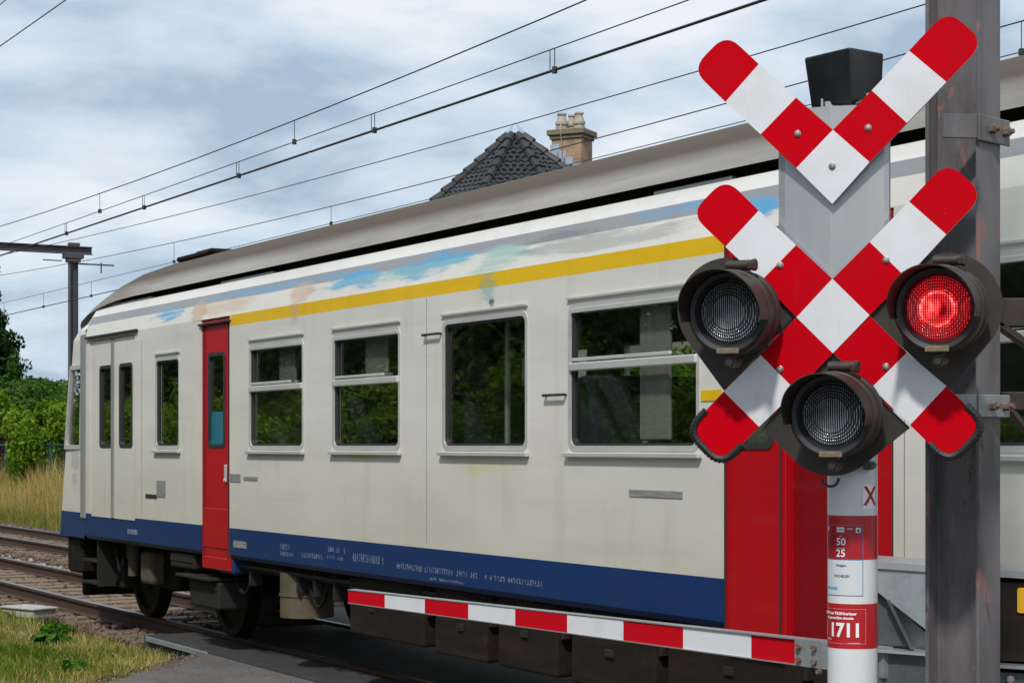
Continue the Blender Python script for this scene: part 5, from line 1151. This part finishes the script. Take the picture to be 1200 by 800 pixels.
YS = -.125; TH = .010
def cpt(cx_, cy_, o): return L2(780+cx_/2.857, o+cy_/2.857, YS)
def board(name, quads, lab=None):
    mb = MB()
    for (col_, pts, rc, rad, o) in quads:
        P = [cpt(x_, y_, o) for x_, y_ in pts]
        mb.mi = 0 if col_ == 'r' else 1; mb.prism(rounded(P, rad, rc), YS, YS+TH, mside=2)
    return mb.build(name, [M['sign_red'], M['sign_white'], M['sign_edge']], SG)
# upper chevron: points traced in the plane of the board
UL = [(88, 238), (203, 125)]
chev = board('chevron_board', [
    ('w', [(560, 435), (683, 543), (558, 683), (437, 563)], (), 0, 0),
    ('r', [(437, 327), (560, 435), (437, 563), (318, 450)], (), 0, 0),
    ('w', [(312, 215), (437, 327), (318, 450), (200, 342)], (), 0, 0),
    ('r', [(203, 113), (312, 215), (200, 342), (88, 232)], (0, 3), .050, 0),
    ('r', [(690, 303), (808, 412), (683, 543), (560, 435)], (), 0, 0),
    ('w', [(815, 170), (940, 275), (808, 412), (690, 303)], (), 0, 0),
    ('r', [(944, 33), (1068, 142), (940, 275), (815, 170)], (0, 1), .050, 0)])
cross = board('crossbuck_board', [
    ('w', [(558, 133), (683, 255), (560, 382), (438, 262)], (), 0, 280),
    ('r', [(437, 20), (558, 133), (438, 262), (320, 140)], (), 0, 280),
    ('w', [(312, 705-800), (437, 20), (320, 140), (200, 826-800)], (), 0, 280),
    ('r', [(200, 596-800), (312, 705-800), (200, 826-800), (84, 715-800)], (0, 3), .050, 280),
    ('r', [(683, 10), (806, 130), (683, 255), (560, 133)], (), 0, 280),
    ('w', [(815, 675-800), (940, 785-800), (806, 130), (683, 10)], (), 0, 280),
    ('r', [(943, 540-800), (1066, 650-800), (940, 785-800), (815, 675-800)], (0, 1), .050, 280),
    ('r', [(438, 262), (560, 382), (437, 508), (318, 388)], (), 0, 280),
    ('w', [(318, 388), (437, 508), (313, 628), (195, 510)], (), 0, 280),
    ('r', [(195, 510), (313, 628), (185, 758), (72, 640)], (2, 3), .050, 280),
    ('r', [(685, 258), (808, 380), (690, 497), (562, 382)], (), 0, 280),
    ('w', [(808, 380), (940, 492), (818, 622), (690, 497)], (), 0, 280),
    ('r', [(940, 492), (1076, 622), (950, 752), (818, 622)], (1, 2), .050, 280)])
# rubber edging on the two lower arm ends
def edging(pts, o=280):
    P = [Vector(cpt(x_, y_, o)) for x_, y_ in pts]; r_ = rounded([(p.x, p.y) for p in P], .050, (1, 2)); mb = MB()
    for a, b_ in zip(r_[:-1], r_[1:]):
        A, B = Vector((a[0], YS+TH/2, a[1])), Vector((b_[0], YS+TH/2, b_[1])); mb.cyl(A, B, .0105, n=8)
        mb.bm.verts.ensure_lookup_table()
    L_ = 0
    for a, b_ in zip(r_[:-1], r_[1:]):
        A, B = Vector((a[0], YS+TH/2, a[1])), Vector((b_[0], YS+TH/2, b_[1])); n_ = max(1, int((B-A).length/.008))
        for k in range(n_): p = A.lerp(B, (k+.5)/n_); d = (B-A).normalized(); mb.cyl(p-d*.002, p+d*.002, .0122, n=8)
    return mb.build('edge_guard', M['rubber'], cross)
edging([(136, 574), (72, 640), (185, 758), (256, 688)]); edging([(1005, 558), (1076, 622), (950, 752), (880, 684)])
def bolt_on(parent, cx_, cy_, o, r_=.0075):
    x_, z_ = cpt(cx_, cy_, o); mb = MB(); mb.lathe([(r_*1.25, YS-.0005), (r_*1.25, YS-.002), (r_, YS-.003), (r_*.75, YS-.006), (.0001, YS-.007)], 14, 'Y', c=(x_, 0, z_)); mb.build('bolt', M['bolt'], parent, smooth=True)
for (a, b_) in ((442, 448), (678, 429), (558, 557)): bolt_on(chev, a, b_, 0)
for (a, b_) in ((383, 88), (738, 71), (383, 436), (738, 428)): bolt_on(cross, a, b_, 280)

# lamps
YP = YS+.014     # plane of the lamp plates, just behind the boards
def plate(pts, rc, rad, name='lamp_plate'):
    P = [L2(x_, y_, YP) for x_, y_ in pts]; mb = MB(); mb.prism(rounded(P, rad, rc), YP, YP+.012); return mb.build(name, M['plateolive'], SG)
def teardrop(corner3, ccx, ccy, cr):
    """plate = hull of a disc and the corner points (all traced on the plate plane)"""
    pts = [Vector(L2(x_, y_, YP)) for x_, y_ in corner3]; c_ = Vector(L2(ccx, ccy, YP)); c2 = Vector(L2(ccx+cr, ccy, YP)); R_ = (c2-c_).length
    allp = pts+[c_+Vector((cos(a), sin(a)))*R_ for a in [2*pi*i/72 for i in range(72)]]
    allp = sorted({(round(p.x, 6), round(p.y, 6)) for p in allp})
    def half(ps):
        h = []
        for p in ps:
            while len(h) >= 2 and (h[-1][0]-h[-2][0])*(p[1]-h[-2][1])-(h[-1][1]-h[-2][1])*(p[0]-h[-2][0]) <= 0: h.pop()
            h.append(p)
        return h
    a = half(allp); b_ = half(allp[::-1]); hull = a[:-1]+b_[:-1]
    mb = MB(); mb.prism(hull, YP, YP+.012); return mb.build('lamp_plate', M['plateolive'], SG)
teardrop([(930, 371), (848, 457), (862, 306)], 853, 362, 60)
teardrop([(1018, 371), (1112, 457), (1090, 305)], 1109, 360, 66)
teardrop([(976, 415), (1066, 501), (894, 502)], 974, 497, 61)
LY = -.245       # plane of the lenses
def lamp(px, py, lit, label, yaw):
    x_, z_ = L2(px, py, LY); r = bpy.data.objects.new('signal_lamp', None); COL.objects.link(r); r.parent = SG; r.location = (x_+.016, LY, z_); r.rotation_euler = (radians(3), 0, radians(yaw)); r.scale = (.93, .93, .93); r['label'] = label
    mb = MB(); dep = .105
    mb.lathe([(.10, dep), (.112, dep), (.120, dep-.01), (.120, dep-.03), (.114, dep-.035), (.114, .02), (.121, .014), (.121, -.006), (.114, -.012), (.108, -.014), (.097, -.010), (.092, .004)], 56, 'Y'); mb.build('housing', M['lampcase'], r, smooth=True)
    mb = MB(); mb.lathe([(.115, -.013), (.110, -.020), (.098, -.016), (.089, .002)], 56, 'Y'); mb.build('bezel', M['bezel'], r, smooth=True)
    # lens: shallow dome
    mb = MB(); mb.lathe([(.0885*cos(a), -.022*sin(a)+.004) for a in [i*pi/2/10 for i in range(10)]]+[(.0002, -.018)], 56, 'Y'); ln = mb.build('lens', M['lenslit'] if lit else M['lens'], r, smooth=True, norm=True)
    # visor: cowl open below with raked cheeks
    mb = MB(); n = 44; a0, a1 = radians(-12), radians(192); R0, R1 = .1175, .1145; ln_ = .130
    for (ra, flip) in ((R0, 1), (R1, -1)):
        ring = []
        for i in range(n+1):
            a = a0+(a1-a0)*i/n; side = 1-max(0, sin(a)); l_ = ln_*(1-.30*side**2)
            ring.append((mb.bm.verts.new((ra*cos(a), -.008, ra*sin(a))), mb.bm.verts.new(((ra+.001)*cos(a), -l_, (ra+.001)*sin(a)))))
        for i in range(n): mb.bm.faces.new((ring[i][0], ring[i+1][0], ring[i+1][1], ring[i][1]))
        if flip == 1: R_o = ring
        else:
            for i in range(n): mb.bm.faces.new((R_o[i][1], R_o[i+1][1], ring[i+1][1], ring[i][1]))
            for k in (0, n): mb.bm.faces.new((R_o[k][0], R_o[k][1], ring[k][1], ring[k][0]))
    mb.build('visor', M['lampcase'], r, smooth=True)
    mb = MB(); mb.box((.0, -.024, -.108), (.066, .006, .016), .002); mb.build('label_plate', M['brass'], r)
    mb = MB(); mb.cyl((0, .05, -.140), (0, -.005, -.140), .017, n=16); mb.cyl((0, -.004, -.140), (0, -.012, -.140), .010, n=12); mb.box((0, .02, -.128), (.02, .04, .03), .003); mb.build('latch', M['lampblack'], r, smooth=True)
    mb = MB(); mb.cyl((-.02, .045, .132), (.055, .045, .132), .015, n=14); mb.cyl((.055, .045, .132), (.066, .045, .132), .017, n=6); mb.box((.06, .02, .128), (.014, .05, .02), .002); mb.build('hinge', M['lampcase'], r, smooth=True)
    return r
lamp(848, 366, False, 'unlit white lamp left of the crossbuck', -7)
lamp(1092, 362, True, 'red lamp right of the crossbuck, lit', -7)
lamp(968, 486, False, 'unlit lamp below the crossbuck centre', -7)
if True:
    mb = MB(); x_, z_ = L2(973, 560, -.10); mb.tube([(x_-.022+.022*(1-cos(a)), -.10, z_-.022*sin(a)) for a in [i*pi/8 for i in range(9)]], .004, 8); mb.build('hook', M['lampblack'], SG)
    mb = MB(); x_, z_ = L2(1020, 545, -.05); mb.cyl((x_, -.12, z_), (x_, .02, z_), .012, n=12); mb.build('cable_gland', M['lampblack'], SG)
# horn on top
mb = MB(); yh = .02
bx = [L2(943, 73, yh-.10), L2(995, 55, yh-.13), L2(1035, 62, yh+.10)]
def hz(px, py, y): x_, z_ = L2(px, py, y); return Vector((x_, y, z_))
top = [hz(941.5, 68, yh-.02), hz(996, 55, yh-.12), hz(1036, 62.5, yh+.03), hz(990, 66, yh+.12)]
bot = [hz(950, 127, yh-.01), hz(996, 122, yh-.09), hz(1034, 118, yh+.03), hz(992, 124, yh+.09)]
vs_ = [mb.bm.verts.new(p) for p in top+bot]
for f in ((0, 1, 2, 3), (7, 6, 5, 4), (0, 4, 5, 1), (1, 5, 6, 2), (2, 6, 7, 3), (3, 7, 4, 0)): mb.bm.faces.new([vs_[i] for i in f])
bmesh.ops.recalc_face_normals(mb.bm, faces=mb.bm.faces)
bmesh.ops.bevel(mb.bm, geom=list(mb.bm.edges), offset=.008, segments=3, affect='EDGES', profile=.6)
mb.build('warning_bell', M['rubber2'], SG, smooth=True)
mb = MB(); p = hz(985, 140, yh-.05); mb.box((p.x, yh-.05, p.z), (.085, .006, .10), .002); mb.box((p.x+.06, yh-.03, p.z+.045), (.05, .006, .05), .002); mb.box((p.x-.047, yh-.058, p.z), (.006, .02, .11), .001); mb.cyl((p.x-.025, yh-.055, p.z+.015), (p.x-.025, yh-.072, p.z+.015), .010, n=6); mb.build('bell_bracket', M['alu'], SG)
mb = MB(); p = hz(992, 124, yh-.06); mb.tube([(p.x+.02, yh-.06, p.z-.07), (p.x+.012, yh-.07, p.z-.03), (p.x+.025, yh-.07, p.z+.0), (p.x+.05, yh-.06, p.z+.012)], .006, 8); mb.build('bell_cable', M['rubber'], SG, smooth=True)

# ------------------------------------------------------------------ rusty catenary mast on the right
MZ = 5.22; mxx = (1128-600)/2200*MZ
MS = thing('rusty_mast', 'tall grey steel H mast with rust and peeling paint right behind the signal', 'mast', (mxx, MZ, -.05), 0)
al = radians(45); kx = MZ/2200
dv = Vector((sin(al), -cos(al))); ev = Vector((cos(al), sin(al)))     # web direction (towards camera right), flange direction
hw, bf, tf = 72*kx, 47*kx, .011
def hpt(a, b): return (dv.x*a+ev.x*b, dv.y*a+ev.y*b)
sec = [(hw/2, -bf/2), (hw/2, bf/2), (hw/2-tf, bf/2), (hw/2-tf, .006), (-hw/2+tf, .006), (-hw/2+tf, bf/2), (-hw/2, bf/2), (-hw/2, -bf/2), (-hw/2+tf, -bf/2), (-hw/2+tf, -.006), (hw/2-tf, -.006), (hw/2-tf, -bf/2)]
V_, F_ = [], []
zl_ = [i*7.2/36 for i in range(37)]; rs = random.Random(3)
for z in zl_:
    for (a, b_) in sec: x_, y_ = hpt(a, b_); V_.append((x_, y_, z))
n_ = len(sec)
for i in range(len(zl_)-1):
    for j in range(n_): k = (j+1) % n_; F_.append((i*n_+j, i*n_+k, (i+1)*n_+k, (i+1)*n_+j))
F_.append(tuple(range(n_))[::-1]); F_.append(tuple(range(len(V_)-n_, len(V_))))
col = link_mesh('column', V_, F_, M['post'], parent=MS)
md = col.modifiers.new('b', 'BEVEL'); md.width = .0018; md.segments = 2; md.limit_method = 'ANGLE'
def mpos(px, py, Z=MZ): return ((px-600)/2200*Z-mxx, CH+(522-py)/2200*Z+.05)
def clamp(pyc, hpx, px0, px1, m):
    # band across the near flange
    zc = mpos(1150, pyc)[1]; h_ = hpx*kx; a_ = hw/2+.006
    mb = MB(); c_ = hpt(a_, .01); mb.box((c_[0], c_[1], zc), (.008, (bf+.05), h_), .002, rz=atan2(dv.y, dv.x))
    # return leg bent towards the sign
    e_ = hpt(a_, -bf/2-.012); mb.box((e_[0]-.045, e_[1]+.0, zc+.002), (.11, .008, h_*.92), .002, rz=radians(8))
    o = mb.build('clamp', m, MS)
    for t_ in (-.2, .42):
        c_ = hpt(a_+.004, bf*t_+.012); d_ = hpt(a_+.022, bf*t_+.012); e2 = hpt(a_+.034, bf*t_+.012)
        mb = MB(); mb.cyl((*c_, zc), (*d_, zc), .013, n=6); mb.cyl((*d_, zc), (*e2, zc), .007, n=10); mb.build('bolt', M['rustbolt'], o)
clamp(157, 30, 1105, 1170, M['post']); clamp(476, 26, 1127, 1172, M['galv'])
# arms of the bracket fixed behind the mast, running out of the frame to the right
mb = MB()
def seg(pa, pb, th, Z0=5.5, Z1=5.5, dep=.05):
    a = mpos(*pa, Z0); b_ = mpos(*pb, Z1); A = Vector((a[0], Z0-MZ, a[1])); B = Vector((b_[0], Z1-MZ, b_[1])); d = B-A
    mb.box((A+B)/2, (d.length, dep, th), .004, rz=atan2(d.y, d.x), ry=-atan2(d.z, sqrt(d.x**2+d.y**2)))
seg((1150, 367), (1290, 366), .085); seg((1160, 374), (1250, 436), .022); seg((1150, 470), (1290, 470), .055); seg((1162, 452), (1215, 520), .016)
mb.build('side_bracket', M['lampcase'], MS)
mb = MB(); mb.box((hpt(0, .0)[0], hpt(0, 0)[1], .05), (.5, .5, .14), .01); mb.build('foundation', M['kerb'], MS)
